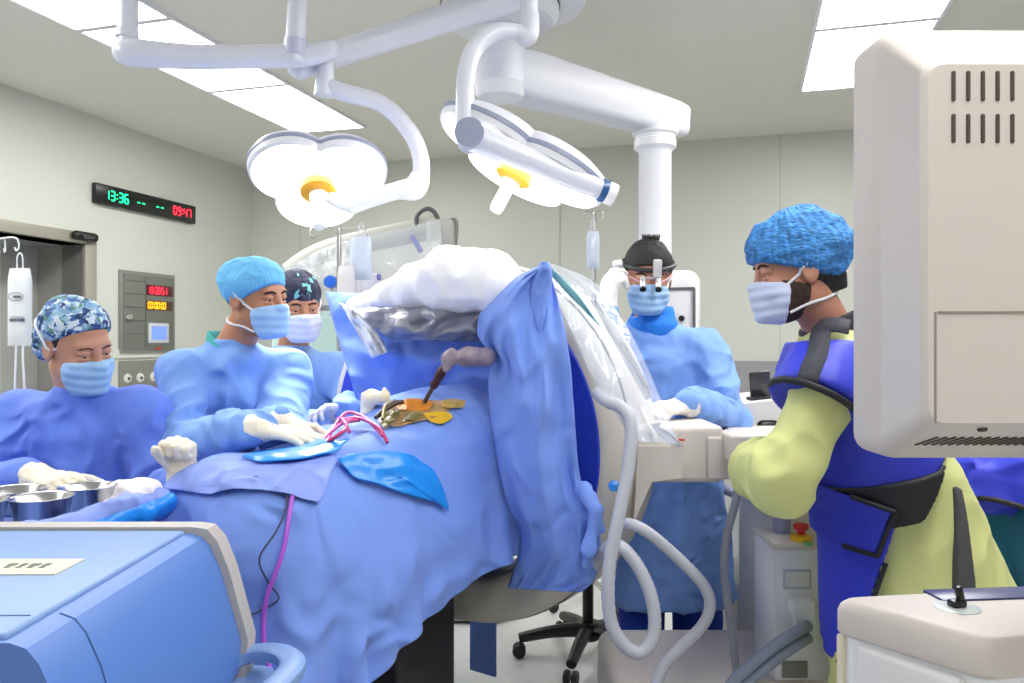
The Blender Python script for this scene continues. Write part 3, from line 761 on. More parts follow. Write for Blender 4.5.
def fluid_bag(c, w, h, m, label, n=None, mark=True, group=None, tubes=2, tl=.2, hook=None):
    """soft bag hanging, c centre, facing the room"""
    c = np.asarray(c, float); t = thing('fluid_bag', label, 'fluid bag', c - UP * h / 2, group)
    def fn(sgn):
        def g(a, b):
            x = (a - .5) * w; z = (b - .5) * h; pin = max(1 - abs(2 * a - 1) ** 4, 0) * max(1 - abs(2 * b - 1) ** 5, 0)
            nar = 1 - .18 * max(0, b - .85) / .15
            return c + np.array([x * nar, -sgn * (.003 + .017 * pin * (1.15 - .5 * b)), z])
        return g
    V = []; Fc = []; n_ = 12
    for sg in (1, -1):
        b0 = len(V); V += [fn(sg)(i / n_, j / n_) for i in range(n_ + 1) for j in range(n_ + 1)]
        for i in range(n_):
            for j in range(n_):
                q = [b0 + i * (n_ + 1) + j, b0 + (i + 1) * (n_ + 1) + j, b0 + (i + 1) * (n_ + 1) + j + 1, b0 + i * (n_ + 1) + j + 1]
                Fc.append(q if sg > 0 else q[::-1])
    mb = MB(); mb.add(V, Fc)
    per = [k for k in range(n_ + 1)] ; N1 = n_ + 1; o2 = N1 * N1
    ed = [i * N1 for i in range(N1)] + [n_ * N1 + j for j in range(1, N1)] + [i * N1 + n_ for i in range(n_ - 1, -1, -1)] + [j for j in range(n_ - 1, 0, -1)]
    mb.F += [(ed[k], ed[k - 1], ed[k - 1] + o2, ed[k] + o2) for k in range(len(ed))]
    bag = mb.build('bag', m, t)
    MB().tube([c + np.array([-.012, 0, h / 2 - .005]), c + np.array([-.010, 0, h / 2 + .045]), c + np.array([.0, 0, h / 2 + .06]), c + np.array([.01, 0, h / 2 + .045]), c + np.array([.012, 0, h / 2 - .005])], .003, 8).build('hanger', mat('hanger_white', (220, 222, 224), .5), t)
    tb = MB()
    for k in range(tubes):
        x = (k - (tubes - 1) / 2) * .028
        tb.tube([c + np.array([x, 0, -h / 2 + .005]), c + np.array([x, -.004, -h / 2 - .05]), c + np.array([x + .01 * (k - .5), 0, -h / 2 - tl]), c + np.array([x * .4, .01, -h / 2 - tl * 1.9])], .0045, 8)
    tb.build('tubing', mat('tubing_white', (226, 228, 232), .4), t)
    if mark:
        y = -.0225; mk = MB()
        mk.tube([c + np.array([.62 * w / 2 * math.cos(a) - .004, y + .001, .13 * h + .045 * h * 1.2 * math.sin(a)]) for a in np.linspace(0, 2 * math.pi, 22)], .0011, 6, caps=False, smooth=False)
        mk.build('printed_oval', mat('print_grey', (92, 96, 112), .6), bag); mk = MB()
        mk.box(c + np.array([.002, y, .13 * h]), (.03, .002, .008)).box(c + np.array([0, y, -.13 * h]), (.052, .002, .002))
        for k in range(5): mk.box(c + np.array([-.024 + k * .0105, y, -.17 * h]), (.007 if k != 2 else .004, .002, .012))
        mk.box(c + np.array([.026, y, -.168 * h]), (.011, .002, .015))
        mk.build('printed_text', mat('print_grey', (92, 96, 112), .6), bag)
    return t
iv_stand(-3, 3.25, 238, 'white drip stand at the left edge of the photo by the steel door', 2, .075, mat('stand_white', (222, 226, 228), .35))
fluid_bag(P(20, 307, 3.2), .096, .31, mat('bag_white', (222, 226, 228), .3), 'white fluid bag hanging in front of the steel door')
# ------------------------------------------------------------------ lamps and the ceiling mount
cm = P(500, 40, 3.4)
t = thing('ceiling_pendant', 'white ceiling pendant with a heavy arm and thick hanging column', 'ceiling pendant', (cm[0], cm[1], CEIL))
MB().lathe([(0, 0), (.27, 0), (.30, -.03), (.315, -.10), (.30, -.15), (0, -.15)], (cm[0] + .06, cm[1], CEIL), UP, 56).build('canopy', M_white, t)
MB().lathe([(0, -.15), (.245, -.15), (.252, -.165), (.25, -.20), (.225, -.23), (.12, -.25), (0, -.25)], (cm[0], cm[1], CEIL), UP, 56).build('turning_plate', mat('pendant_white', (224, 226, 228), .35), t)
MB().lathe([(.247, -.158), (.256, -.158), (.256, -.164), (.247, -.164)], (cm[0], cm[1], CEIL), UP, 56, closed=True).build('seam', M_darkgrey, t)
b0 = np.array([cm[0] + .0, cm[1] + .02, 2.575]); b1 = P(662, 116, 3.98); b1[2] = 2.535
MB().lathe([(0, .2), (.10, .2), (.105, .1), (.105, -.10), (.095, -.115), (0, -.115)], b0, UP, 36).build('pivot', M_white, t)
ax = nrm(b1 - b0); sd = nrm(np.cross(UP, ax)); up = np.cross(ax, sd)
V = []; prof = lambda w, h, r: [(w, h - r), (w - r * .3, h - r * .3), (w - r, h), (-w + r, h), (-w + r * .3, h - r * .3), (-w, h - r), (-w, -h + r), (-w + r * .3, -h + r * .3), (-w + r, -h), (w - r, -h), (w - r * .3, -h + r * .3), (w, -h + r)]
secs = [(0, .085, .095), (.15, .095, .105), (.9, .085, .09), (1.06, .08, .085), (1.13, .07, .078), (1.15, .05, .055)]
for (s_, w_, h_) in secs:
    for (x_, y_) in prof(w_, h_, .03): V.append(b0 + (b1 - b0) * s_ + sd * x_ + up * y_)
n_ = 12; Fc = [(i * n_ + k, i * n_ + (k + 1) % n_, (i + 1) * n_ + (k + 1) % n_, (i + 1) * n_ + k) for i in range(len(secs) - 1) for k in range(n_)] + [tuple(range(n_))[::-1], tuple((len(secs) - 1) * n_ + k for k in range(n_))]
MB().add(V, Fc).build('arm', mat('pendant_arm', (222, 224, 232), .35), t, angle=50)
MB().lathe([(.1, -.06), (.107, -.06), (.107, .12), (.1, .12)], b0, UP, 36, closed=True, ).build('pivot_cover', M_lampwhite, t)
zb = 1.72; col = np.array([P(655, 200, 3.95)[0], 3.95, 0])
MB().lathe([(0, 2.50), (.108, 2.50), (.112, 2.47), (.112, 2.44), (.098, 2.43), (.098, 2.415), (.104, 2.41), (.104, 2.375), (.084, 2.36), (.080, 2.35), (.080, zb), (0, zb)], col, UP, 40).build('column', M_white, t)
hb = np.array([P(672, 300, 3.9)[0], 3.92, 1.55])
MB().box(hb, (.27, .26, .42), [RU, RV, UP], .05, 4).build('service_head', mat('head_white', (230, 230, 232), .35), t)
MB().box(hb + RU * .118 - RV * .132 + UP * (-.02), (.012, .012, .28), [RU, RV, UP]).box(hb + RU * 0 - RV * .132 + UP * .12, (.24, .012, .012), [RU, RV, UP]).build('dark_frame', M_darkgrey, t)
for k in range(2): MB().lathe([(0, .02), (.012, .02), (.015, 0)], hb + RU * .06 - RV * .13 + UP * (-.02 - .06 * k), -RV, 14).build('outlet', M_black, t)

def lamp_head(t, c, n, R, spin, handle=.12):
    """three-lobed light: shell, edge band, glowing face, orange ring, handle"""
    c = np.asarray(c, float); n = nrm(n); x = nrm(np.cross(n, [0.2, 1, .1])); y = np.cross(n, x)
    N = 90
    def rad(a):
        k = abs(math.cos(1.5 * (a - spin))); return R * (.67 + .33 * k ** .8)
    def ringpts(f, h): return [c + (x * math.cos(a) + y * math.sin(a)) * rad(a) * f + n * h for a in np.linspace(0, 2 * math.pi, N, endpoint=False)]
    def skin(rows, cap0, cap1):
        V = [p for r_ in rows for p in r_]; K = len(rows)
        Fc = [(i * N + k, i * N + (k + 1) % N, (i + 1) * N + (k + 1) % N, (i + 1) * N + k) for i in range(K - 1) for k in range(N)]
        if cap0 is not None: V.append(cap0); Fc += [((k + 1) % N, k, len(V) - 1) for k in range(N)]
        if cap1 is not None: V.append(cap1); Fc += [((K - 1) * N + k, (K - 1) * N + (k + 1) % N, len(V) - 1) for k in range(N)]
        return MB().add(V, Fc)
    skin([ringpts(f, h) for f, h in ((.30, -.072), (.62, -.066), (.86, -.05), (.97, -.03), (1.0, -.012))], c - n * .075, None).build('shell', M_lampwhite, t)
    skin([ringpts(f, h) for f, h in ((1.0, -.012), (1.012, -.010), (1.012, .004), (1.0, .006))], None, None).build('edge_band', M_steelblue, t)
    skin([ringpts(f, h) for f, h in ((1.0, .006), (.985, .026), (.94, .034))], None, None).build('rim', M_white, t)
    skin([ringpts(f, h) for f, h in ((.94, .034), (.7, .04), (.4, .042))], None, c + n * .043).build('light_face', M_lampglow, t)
    MB().lathe([(.026, .043), (.066, .043), (.068, .05), (.066, .072), (.05, .082), (.026, .082)], c, n, 32).build('orange_ring', M_orange, t)
    MB().lathe([(0, .08), (.034, .08), (.033, .10), (.024, .115), (.024, .115 + handle * .8), (.020, .115 + handle), (0, .117 + handle)], c, n, 24).build('handle', mat('handle_white', (246, 242, 228), .35), t)

c1 = P(318, 178, 3.0)
t = thing('surgical_lamp', 'lit three-lobed white surgical lamp with orange ring hanging at left', 'surgical lamp', (P(530, 0, 3.25)[0], 3.25, CEIL), 'surgical lamps over the table')
n1 = nrm((.14, -.50, -.86))
lamp_head(t, c1, n1, .265, math.radians(118))
Yv = 2.85
MB().tube([P(545, -14, 3.25), P(420, 27, 3.05), P(300, 66, Yv)], [.058, .052, .044], 16, smooth=False).build('spring_arm', M_lampwhite, t)
MB().tube([P(545, -60, 3.25), P(545, -5, 3.25)], .06, 20, smooth=False).build('mount_shaft', M_lampwhite, t)
MB().ball(P(300, 66, Yv), .047).build('knuckle', M_lampwhite, t)
MB().tube([P(326, 62, Yv), P(324, 96, Yv)], [.028, .036], 18, smooth=False).build('swivel', M_lampwhite, t)
MB().tube([P(322, 84, Yv), P(345, 93, 2.86), P(382, 104, 2.9), P(410, 132, 2.93), P(421, 160, 2.95), P(420, 184, 2.95)], [.030, .032, .031, .031, .031, .034], 18).build('curved_yoke', M_lampwhite, t)
MB().tube([P(421, 176, 2.95), P(414, 188, 2.95), P(396, 191, 2.95), P(368, 200, 2.95), P(350, 207, 2.95)], [.035, .046, .032, .030, .030], 16).build('lower_yoke', M_white, t)
MB().tube([P(353, 206, 2.95), P(338, 202, 2.97), P(322, 190, 2.99)], [.03, .024, .03], 14).build('fork', M_white, t)

t = thing('support_arm', 'white jointed ceiling arm at upper left with a horizontal boom', 'ceiling arm', (P(128, -60, 2.6)[0], 2.6, CEIL))
q = P(128, 40, 2.6); MB().tube([(q[0], q[1], CEIL), P(128, 36, 2.6), P(128, 56, 2.6)], [.031, .031, .033], 18, smooth=False).build('drop_tube', M_lampwhite, t)
MB().tube([P(127, 30, 2.6), P(127, 38, 2.6)], .036, 18, smooth=False).build('collar', M_lampwhite, t)
MB().tube([P(124, 54, 2.6), P(134, 53, 2.6), P(200, 57, 2.68), P(300, 55, 2.78), P(330, 50, 2.8), P(337, 49, 2.8)], [.034, .046, .040, .040, .034, .02], 18).build('boom', M_lampwhite, t)
q = P(297, 20, 2.76); MB().tube([(q[0] + .03, q[1], CEIL), P(294, 62, 2.76)], .034, 18, smooth=False).build('drop_tube', M_lampwhite, t)
MB().tube([P(296, 40, 2.76), P(295, 56, 2.76)], .040, 18, smooth=False).build('collar', mat('collar_lilac', (196, 198, 222), .35), t)

c2 = P(528, 158, 2.75)
t = thing('surgical_lamp', 'white surgical lamp seen edge-on with a tube arm across it, at centre top', 'surgical lamp', (P(529, 0, 2.75)[0], 2.75, CEIL), 'surgical lamps over the table')
n2 = nrm((-.46, -.10, -.88)); lamp_head(t, c2 + np.array([-.02, .04, .0]), n2, .33, math.radians(20), .09)
q = P(529, 0, 2.72); MB().tube([(q[0], q[1], CEIL), P(529, 28, 2.72)], .031, 18, smooth=False).build('drop_tube', M_lampwhite, t)
MB().tube([P(530, 14, 2.72), P(528, 36, 2.71), P(514, 32, 2.7), P(494, 33, 2.66), P(474, 50, 2.62), P(466, 78, 2.58), P(465, 128, 2.55)], [.032, .034, .028, .029, .030, .030, .030], 18).build('curved_yoke', M_lampwhite, t)
e0, e1 = P(470, 136, 2.52), P(606, 192, 2.60)
MB().tube([e0 + (0, -.05, .0), e0 + (0, .05, 0)], .046, 28, smooth=False).build('pivot_cap', M_steelblue, t)
MB().tube([e0, e0 * .85 + e1 * .15, e0 * .25 + e1 * .75, e0 * .06 + e1 * .94, e1], [.046, .043, .036, .032, .034], 20).build('cross_tube', M_lampwhite, t)
ax = nrm(e1 - e0); MB().lathe([(.034, 0), (.038, .012), (.036, .03), (0, .032)], e1, ax, 24).build('end_knob', M_white, t)
MB().lathe([(.0365, -.022), (.0375, -.01), (.036, 0)], e1 + ax * .0, ax, 24).build('dark_collar', mat('collar_blue_black', (46, 92, 150), .25), t)
# ------------------------------------------------------------------ things by the far wall
t = thing('draped_boom_microscope', 'pale boom machine under clear plastic by the far wall, behind the lamp', 'boom machine', (P(420, 300, 4.3)[0], 4.3, 0))
mg = mat('boom_cream', (192, 194, 186), .45)
MB().tube([P(288, 272, 4.3), P(330, 250, 4.3), P(440, 226, 4.3)], [.05, .06, .065], 14).build('boom', mg, t)
MB().box(P(441, 238, 4.3), (.15, .16, .19), None, .03, 3).build('housing', mg, t)
p_ = P(441, 300, 4.3); MB().tube([(p_[0], p_[1], .12), (p_[0], p_[1], 1.95)], .055, 18, smooth=False).build('post', mg, t)
MB().box((p_[0], p_[1], .07), (.7, .6, .12), None, .04, 3).build('base', mg, t)
MB().tube([P(417, 228, 4.25), P(417, 216, 4.25), P(426, 209, 4.25), P(434, 212, 4.25), P(441, 226, 4.25)], .012, 10).build('cable_loop', mat('cable_grey', (96, 98, 96), .5), t)
MB().tube([P(447, 224, 4.28), P(455, 222, 4.28), P(454, 246, 4.28)], .018, 10).build('hose_end', mat('cable_grey2', (140, 142, 138), .5), t)
MB().box(P(314, 308, 4.25), (.30, .04, .03), None, .01).build('dark_rail', M_black, t)
MB().box(P(318, 345, 4.3), (.44, .25, .36), None, .04, 3).build('pale_green_body', mat('pale_green', (196, 226, 214), .5), t)
MB().tube([P(412, 236, 4.2), P(421, 252, 4.2)], .014, 10, smooth=False).build('blue_strap', M_royal, t)
MB().lathe([(0, .03), (.032, .026), (.032, -.02), (0, -.02)], P(331, 282, 4.1), (0, -1, 0), 20).build('blue_knob', mat('knob_blue', (40, 110, 226), .4), t)
MB().tube([P(331, 282, 4.1), P(331, 286, 4.25), P(331, 320, 4.28)], .012, 8).build('knob_stem', mg, t)
def bag_sheet(a, b):
    top = spl([P(286, 268, 4.22), P(330, 246, 4.2), P(390, 231, 4.18), P(440, 220, 4.16)], a); bot = spl([P(290, 330, 4.22), P(335, 330, 4.2), P(395, 318, 4.18), P(450, 300, 4.16)], a)
    w = .035 * math.sin(9 * a + 4 * b) * b + .03 * math.sin(23 * a + 2 * b) * b
    return top * (1 - b) + bot * b + np.array([0, -.06 * math.sin(math.pi * b) + w, 0])
sheet('plastic_cover', bag_sheet, 50, 24, M_film, t, .002)
t_, top_ = iv_stand(339, 3.7, 228, 'chrome drip stand with bags behind the person in the dark floral cap', 2, .12)
fluid_bag(P(361, 258, 3.64), .10, .20, mat('bag_clear', (214, 224, 240), .15), 'clear fluid bag on the drip stand, upper of the two', mark=False, tl=.08)
fluid_bag(P(346, 288, 3.6), .075, .20, mat('bag_milky', (232, 230, 230), .3), 'milky fluid bag hung low on the drip stand pole', mark=False, tl=.05)
t = thing('equipment_box', 'pale box clamped beside the drip stand behind the white cover', 'box', P(368, 300, 3.75))
MB().box(P(367, 290, 3.8), (.13, .1, .15), None, .015, 2).build('case', mat('box_lilac', (224, 222, 236), .4), t)
MB().tube([P(352, 292, 3.8), P(339, 292, 3.71)], .012, 8, smooth=False).build('clamp', M_steel, t)
MB().box(P(379, 277, 3.76), (.018, .03, .03), None, .004).build('latch', mat('latch_violet', (120, 120, 190), .4), t)
iv_stand(594, 4.35, 212, 'thin drip stand behind the blue drape peak', 1, .05)
fluid_bag(P(593, 250, 4.27), .068, .20, mat('bag_clear', (214, 224, 240), .15), 'slim clear bag hanging on the thin stand behind the blue drape', mark=False, tl=.06, tubes=1)
# workstation behind the right-hand people
t = thing('workstation', 'low white medical workstation between the loupe wearer and the apron wearer', 'workstation', (P(790, 500, 3.3)[0], 3.3, 0))
wm = mat('workstation_white', (226, 224, 222), .4)
MB().prism([P(724, 440, 3.05), P(724, 412, 3.05), P(742, 404, 3.05), P(850, 392, 3.05), P(850, 440, 3.05)], (0, .45, 0)).build('top_cover', wm, t)
MB().box(P(797, 470, 3.32), (.46, .44, .26), None, .03, 3).build('upper_body', wm, t)
MB().box(P(768, 428, 3.05), (.085, .03, .06), None, .022, 3).build('dark_recess', M_black, t)
MB().tube([P(722, 488, 3.02), P(745, 497, 3.0), P(785, 500, 3.0), P(830, 496, 3.0)], .018, 12).build('lilac_rail', mat('rail_lilac', (168, 172, 204), .4), t)
MB().box((P(785, 540, 3.3)[0], 3.3, .70), (.42, .42, .34), None, .02, 2).build('cabinet', wm, t)
MB().box((P(785, 540, 3.3)[0], 3.3, .28), (.5, .46, .4), None, .03, 2).build('pedestal', mat('pedestal_grey', (186, 184, 182), .45), t)
for k in range(2): MB().box((P(756, 540, 3.3)[0], 3.08, .80 - k * .17), (.26, .02, .15), None, .006).build('drawer', wm, t)
for (a, b) in ((752, 522), (748, 548)): MB().lathe([(0, .05), (.02, .05), (.026, .03), (.026, 0)], P(a, b, 3.06), (0, -1, 0), 18).build('knob', mat('knob_lilac', (150, 160, 200), .35), t)
for sx in (-.2, .2):
    for sy in (-.17, .17): MB().lathe([(0, -.02), (.035, -.02), (.04, -.01), (.04, .01), (.035, .02), (0, .02)], (P(785, 540, 3.3)[0] + sx, 3.3 + sy, .041), (1, 0, 0), 18).build('caster', M_black, t)
t = thing('tablet_screen', 'small dark tablet screen standing on the white workstation', 'screen', P(760, 398, 3.15))
MB().box(P(760, 385, 3.18), (.085, .012, .11), [nrm((1, .1, .12)), nrm((0, 1, .2)), nrm((-.12, -.2, 1))], .004).build('panel', mat('screen_dark', (52, 54, 58), .25), t)
MB().box(P(760, 399, 3.16), (.09, .07, .016), None, .004).build('foot', M_black, t)
# black stool
sc = P(588, 600, 3.6)
t = thing('wheeled_stool', 'black wheeled stool base under the drape knot', 'stool', (sc[0], sc[1], 0))
MB().lathe([(0, .16), (.05, .16), (.055, .10), (.05, .085), (0, .085)], sc * (1, 1, 0), UP, 24).build('hub', M_black, t)
MB().tube([sc * (1, 1, 0) + (0, 0, .12), sc * (1, 1, 0) + (0, 0, .50)], .025, 16, smooth=False).build('gas_column', M_black, t)
MB().lathe([(0, .50), (.17, .50), (.19, .52), (.19, .56), (.17, .585), (0, .59)], sc * (1, 1, 0), UP, 36).build('seat', M_black, t)
for k in range(5):
    a = 2 * math.pi * k / 5 + .62; e = np.array([math.cos(a), math.sin(a), 0])
    l = MB().tube([sc * (1, 1, 0) + (0, 0, .125), sc * (1, 1, 0) + e * .16 + (0, 0, .115), sc * (1, 1, 0) + e * .31 + (0, 0, .085)], [.034, .028, .022], 10).build('leg', M_black, t)
    for s_ in (-1, 1): MB().lathe([(0, -.012), (.026, -.012), (.03, -.006), (.03, .006), (.026, .012), (0, .012)], sc * (1, 1, 0) + e * .31 + np.cross(UP, e) * s_ * .018 + (0, 0, .031), np.cross(UP, e), 18).build('caster', mat('caster_black', (30, 30, 32), .5), l)
# ------------------------------------------------------------------ ring scanner
TH = math.radians(35)
AX = np.array([-math.sin(TH), -math.cos(TH), 0]); UX = np.array([math.cos(TH), -math.sin(TH), 0])
C0 = np.array([-.10, 2.74, 1.09]); RI, RO, HT = .44, .59, .16
def T(t, s, z): return np.array([C0[0], C0[1], 0]) + AX * t + UX * s + np.array([0, 0, z])
CAM = np.array([0, 0, HC])
def G(px, py, off=0.):
    """where the line of sight meets the plane of the ring's near face, moved out by off"""
    d = P(px, py, 1) - CAM; q = C0 + AX * (HT + off); return CAM + d * (((q - CAM) @ AX) / (d @ AX))
t = thing('ring_scanner', 'cream ring-shaped imaging scanner around the draped patient with support arm', 'scanner', (C0[0], C0[1], 0))
r_ = .03
prof = [(RI, -HT + r_), (RI + r_ * .3, -HT + r_ * .3), (RI + r_, -HT), (RO - r_ * 1.5, -HT), (RO - r_ * .4, -HT + r_ * .4), (RO, -HT + r_ * 1.6), (RO + .008, 0), (RO, HT - r_ * 1.6), (RO - r_ * .4, HT - r_ * .4), (RO - r_ * 1.5, HT), (RI + r_, HT), (RI + r_ * .3, HT - r_ * .3), (RI, HT - r_)]
MB().lathe(prof, C0, AX, 96, xref=UX, closed=True).build('ring_shell', M_cream, t, angle=60)
MB().lathe([(RI + .028, HT - .004), (RI + .03, HT + .006), (RO - .05, HT + .006), (RO - .045, HT - .004)], C0, AX, 80, xref=UX, closed=True, a0=-.5, a1=math.pi + .5).build('blue_face_panel', M_royal, t, angle=60)
MB().lathe([(RO + .001, HT * .38), (RO + .0075, HT * .38), (RO + .0075, HT * .38 + .007), (RO + .001, HT * .38 + .007)], C0, AX, 96, xref=UX, closed=True).build('rim_seam', mat('seam_grey', (120, 116, 110), .6), t)
# arm from the ring to the cart on the right
ac = np.array([.52, 2.50, 1.07])
MB().box((.45, 2.49, 1.085), (.36, .24, .17), None, .02, 3).build('support_arm', M_cream, t)
MB().box((.66, 2.46, 1.075), (.17, .21, .125), None, .01, 2).build('arm_block', M_creamgrey, t)
MB().prism([P(638, 446, 2.36), P(682, 446, 2.36), P(682, 478, 2.36), P(652, 482, 2.36), P(634, 522, 2.36)], (0, .12, 0)).build('gusset', M_cream, t)
jb = P(742, 447, 2.33)
MB().box(jb, (.10, .09, .078), None, .010, 3).build('junction_box', M_cream, t)
sc_ = MB()
for px in (731, 752): sc_.lathe([(0, .004), (.007, .004), (.009, 0)], P(px, 454, 2.33) + (0, -.045, 0), (0, -1, 0), 14)
sc_.build('screws', M_darkgrey, t)
MB().box((.86, 2.62, 1.06), (.28, .30, .13), None, .02, 2).build('arm_root', M_cream, t)
MB().box((.98, 2.66, .62), (.34, .46, 1.0), None, .04, 3).build('cart_column', M_cream, t)
MB().box(((.30 + 1.12) / 2, 2.52, .24), (.84, .48, .40), None, .05, 4).build('base_cover', M_creamgrey, t)
for x in (.42, 1.0):
    for y in (2.38, 2.66): MB().lathe([(0, -.025), (.035, -.025), (.04, -.015), (.04, .015), (.035, .025), (0, .025)], (x, y, .041), (1, 0, 0), 18).build('wheel', M_black, t)
MB().box(P(681, 444, 2.35) + (0, 0, .012), (.02, .01, .006), None).build('red_mark', mat('mark_red', (210, 60, 50), .5), t)
q = P(614, 486, 2.17); MB().lathe([(0, .03), (.010, .03), (.016, 0), (0, 0)], q, (-.2, -1, 0), 14).build('blue_plug', M_cyan, t)

def hose(name, label, pts, r, m=None, rib=.0, group=None, cat='hose'):
    Q = np.array([spl(pts, a) for a in np.linspace(0, 1, 150 if rib else 60)])
    rr = r * (1 + rib * (np.arange(len(Q)) % 2)) if rib else r
    o = MB().tube(Q, rr, 14, smooth=False).build(name, m or M_hose, angle=None); return tag(o, label, cat, group)
hose('corrugated_hose', 'thick grey hose hanging from the scanner in a long loop by the drape', [P(597, 392, 2.19), P(608, 402, 2.15), P(622, 408, 2.12), P(631, 426, 2.1), P(628, 470, 2.08), P(618, 520, 2.06), P(609, 570, 2.05), P(610, 618, 2.05), P(624, 645, 2.05), P(642, 652, 2.05), P(654, 632, 2.06), P(652, 600, 2.07), P(640, 570, 2.09), P(624, 549, 2.11), P(612, 545, 2.14), P(600, 556, 2.2), P(594, 566, 2.26)], .0165, rib=.08)
hose('corrugated_hose', 'grey hose bending out to the right and down past the dark trousers', [P(618, 528, 2.22), P(630, 524, 2.14), P(650, 534, 2.12), P(680, 560, 2.12), P(704, 586, 2.12), P(710, 606, 2.12), P(702, 626, 2.11), P(680, 648, 2.1), P(662, 668, 2.09), P(655, 700, 2.08), P(662, 760, 2.08), P(700, 860, 2.1)], .0148, rib=.08)
hose('cable', 'thin grey cable hanging from the junction box of the scanner arm', [P(742, 456, 2.30), P(741, 470, 2.28), P(736, 500, 2.27), P(727, 535, 2.27), P(724, 570, 2.27), P(729, 610, 2.27), P(734, 650, 2.27), P(738, 690, 2.27), P(745, 780, 2.27), P(760, 842, 2.27)], .0115, mat('cable_mid_grey', (150, 152, 166), .5), cat='cable')
# control pedestal
t = thing('control_pedestal', 'white control pedestal with a red emergency button beside the apron wearer', 'pedestal', (.85, 2.44, 0))
MB().box((.845, 2.42, .42), (.17, .20, .80), None, .012, 2).build('body', M_white, t)
MB().box((.845, 2.42, .826), (.175, .205, .02), None, .008, 2).build('top_plate', M_cream, t)
bq = P(801, 551, 2.35); bq[2] = .836
MB().lathe([(0, 0), (.030, 0), (.030, .014), (.020, .018), (0, .018)], bq, UP, 28).build('yellow_base', mat('estop_yellow', (246, 196, 30), .4), t)
MB().lathe([(.010, .016), (.012, .03), (.022, .034), (.023, .044), (.016, .05), (0, .051)], bq, UP, 28).build('emergency_button', mat('estop_red', (214, 30, 34), .35), t)
MB().lathe([(0, 0), (.012, 0), (.012, .008), (0, .009)], bq + (0, -.055, 0), UP, 18).build('green_button', mat('green_lamp', (120, 190, 110), .4), t)
lb = P(797, 579, 2.32)
lo_ = MB().box((lb[0], 2.319, lb[2]), (.082, .004, .056), None, .0015).build('label_plate', mat('label_blue', (186, 194, 214), .5), t)
MB().box((lb[0], 2.3165, lb[2]), (.068, .003, .043), None).box((lb[0], 2.3155, lb[2] + .008), (.05, .003, .003)).box((lb[0], 2.3155, lb[2] - .002), (.05, .003, .003)).box((lb[0], 2.3155, lb[2] - .011), (.035, .003, .003)).build('label_face', mat('label_face', (226, 226, 226), .5), lo_)
kn = P(806, 624, 2.27)
MB().prism([P(794, 604, 2.26), P(815, 602, 2.26), P(816, 634, 2.26), P(806, 640, 2.26), P(796, 622, 2.26)], (0, .06, 0)).build('hinge_cover', M_white, t)
MB().box((.845, 2.42, .03), (.34, .34, .05), None, .02, 2).build('foot', M_creamgrey, t)
MB().box((P(797, 672, 2.3)[0], 2.318, P(797, 672, 2.3)[2]), (.075, .008, .05), None, .004).build('socket_panel', M_greypanel, t)
p_ = P(782, 520, 2.45); MB().tube([(p_[0], p_[1], .82), (p_[0], p_[1], 1.0)], .028, 20, smooth=False).build('lilac_column', mat('column_lilac', (150, 156, 190), .35), t)
for k in range(2):
    hose('cable', ('upper' if k == 0 else 'lower') + ' of two thick grey cables slanting from the white control pedestal', [P(808, 626 + 12 * k, 2.24), P(796, 632 + 13 * k, 2.20), P(772, 648 + 14 * k, 2.18), P(748, 668 + 14 * k, 2.17), P(728, 690 + 14 * k, 2.17), P(700, 760 + 10 * k, 2.17), P(670, 862 + 12 * k, 2.10 - .05 * k)], .0155, mat('cable_blue_grey', (140, 150, 170), .45), cat='cable', group=None)

# ------------------------------------------------------------------ patient, table, drapes
t = thing('operating_table', 'operating table with dark base under the blue patient drape', 'operating table', T(.05, 0, 0))
def tb(c, dims, name, m, bev=.02): return MB().box(T(*c), dims, [AX, UX, UP], bev, 3).build(name, m, t)
tb((.1, 0, .90), (1.75, .46, .05), 'tabletop', M_darkgrey); tb((.1, 0, .95), (1.7, .44, .06), 'mattress', M_black, .025)
tb((.42, .0, .5), (.26, .24, .72), 'column', mat('column_charcoal', (44, 44, 48), .5)); tb((.42, 0, .10), (1.0, .50, .16), 'base', mat('base_navy', (30, 34, 60), .35), .05)
MB().box(T(-.20, -.15, .53), (.012, .12, .70), [AX, UX, UP], .004).build('column_cover', M_drape, t)
sup = [Fn(None)]  # support under the drape in table coordinates (along, across, up)
sup = [Cone((-.8, -.14, .96), (1.02, -.14, .96), .10, .10, k=.05), Cone((-.8, .14, .96), (1.02, .14, .96), .10, .10, k=.05),
       Cone((-.75, 0, 1.05), (.05, 0, 1.07), .15, .17, k=.08), Ell((.20, 0, 1.07), (.36, .25, .185), k=.06),
       Cone((.30, -.1, 1.06), (.98, -.11, 1.02), .12, .085, k=.05), Cone((.30, .1, 1.06), (.98, .11, 1.02), .12, .085, k=.05),
       Cone((.95, -.12, 1.0), (1.0, .12, 1.0), .09, .09, k=.05),
       Fn(lambda X, Y, Z: np.sqrt(sum(np.maximum(q, 0) ** 2 for q in (np.abs(X - .1) - .88, np.abs(Y) - .19, np.abs(Z - .45) - .45))) + np.minimum(np.maximum(np.maximum(np.abs(X - .1) - .88, np.abs(Y) - .19), np.abs(Z - .45) - .45), 0) - .07, k=.03, op='u')]
body = [Ell((-.62, 0, 1.07), (.10, .09, .12), k=.02), Cone((-.5, 0, 1.06), (.1, 0, 1.06), .13, .14, k=.06), Ell((.2, 0, 1.07), (.3, .2, .15), k=.05),
        Cone((.25, -.1, 1.05), (.92, -.11, 1.02), .09, .05, k=.03), Cone((.25, .1, 1.05), (.92, .11, 1.02), .09, .05, k=.03),
        Cone((-.42, -.2, 1.05), (-.62, -.24, 1.02), .05, .04, k=.04), Cone((-.42, .2, 1.05), (-.62, .24, 1.02), .05, .04, k=.04)]
V, Fq = solid(body, .015)
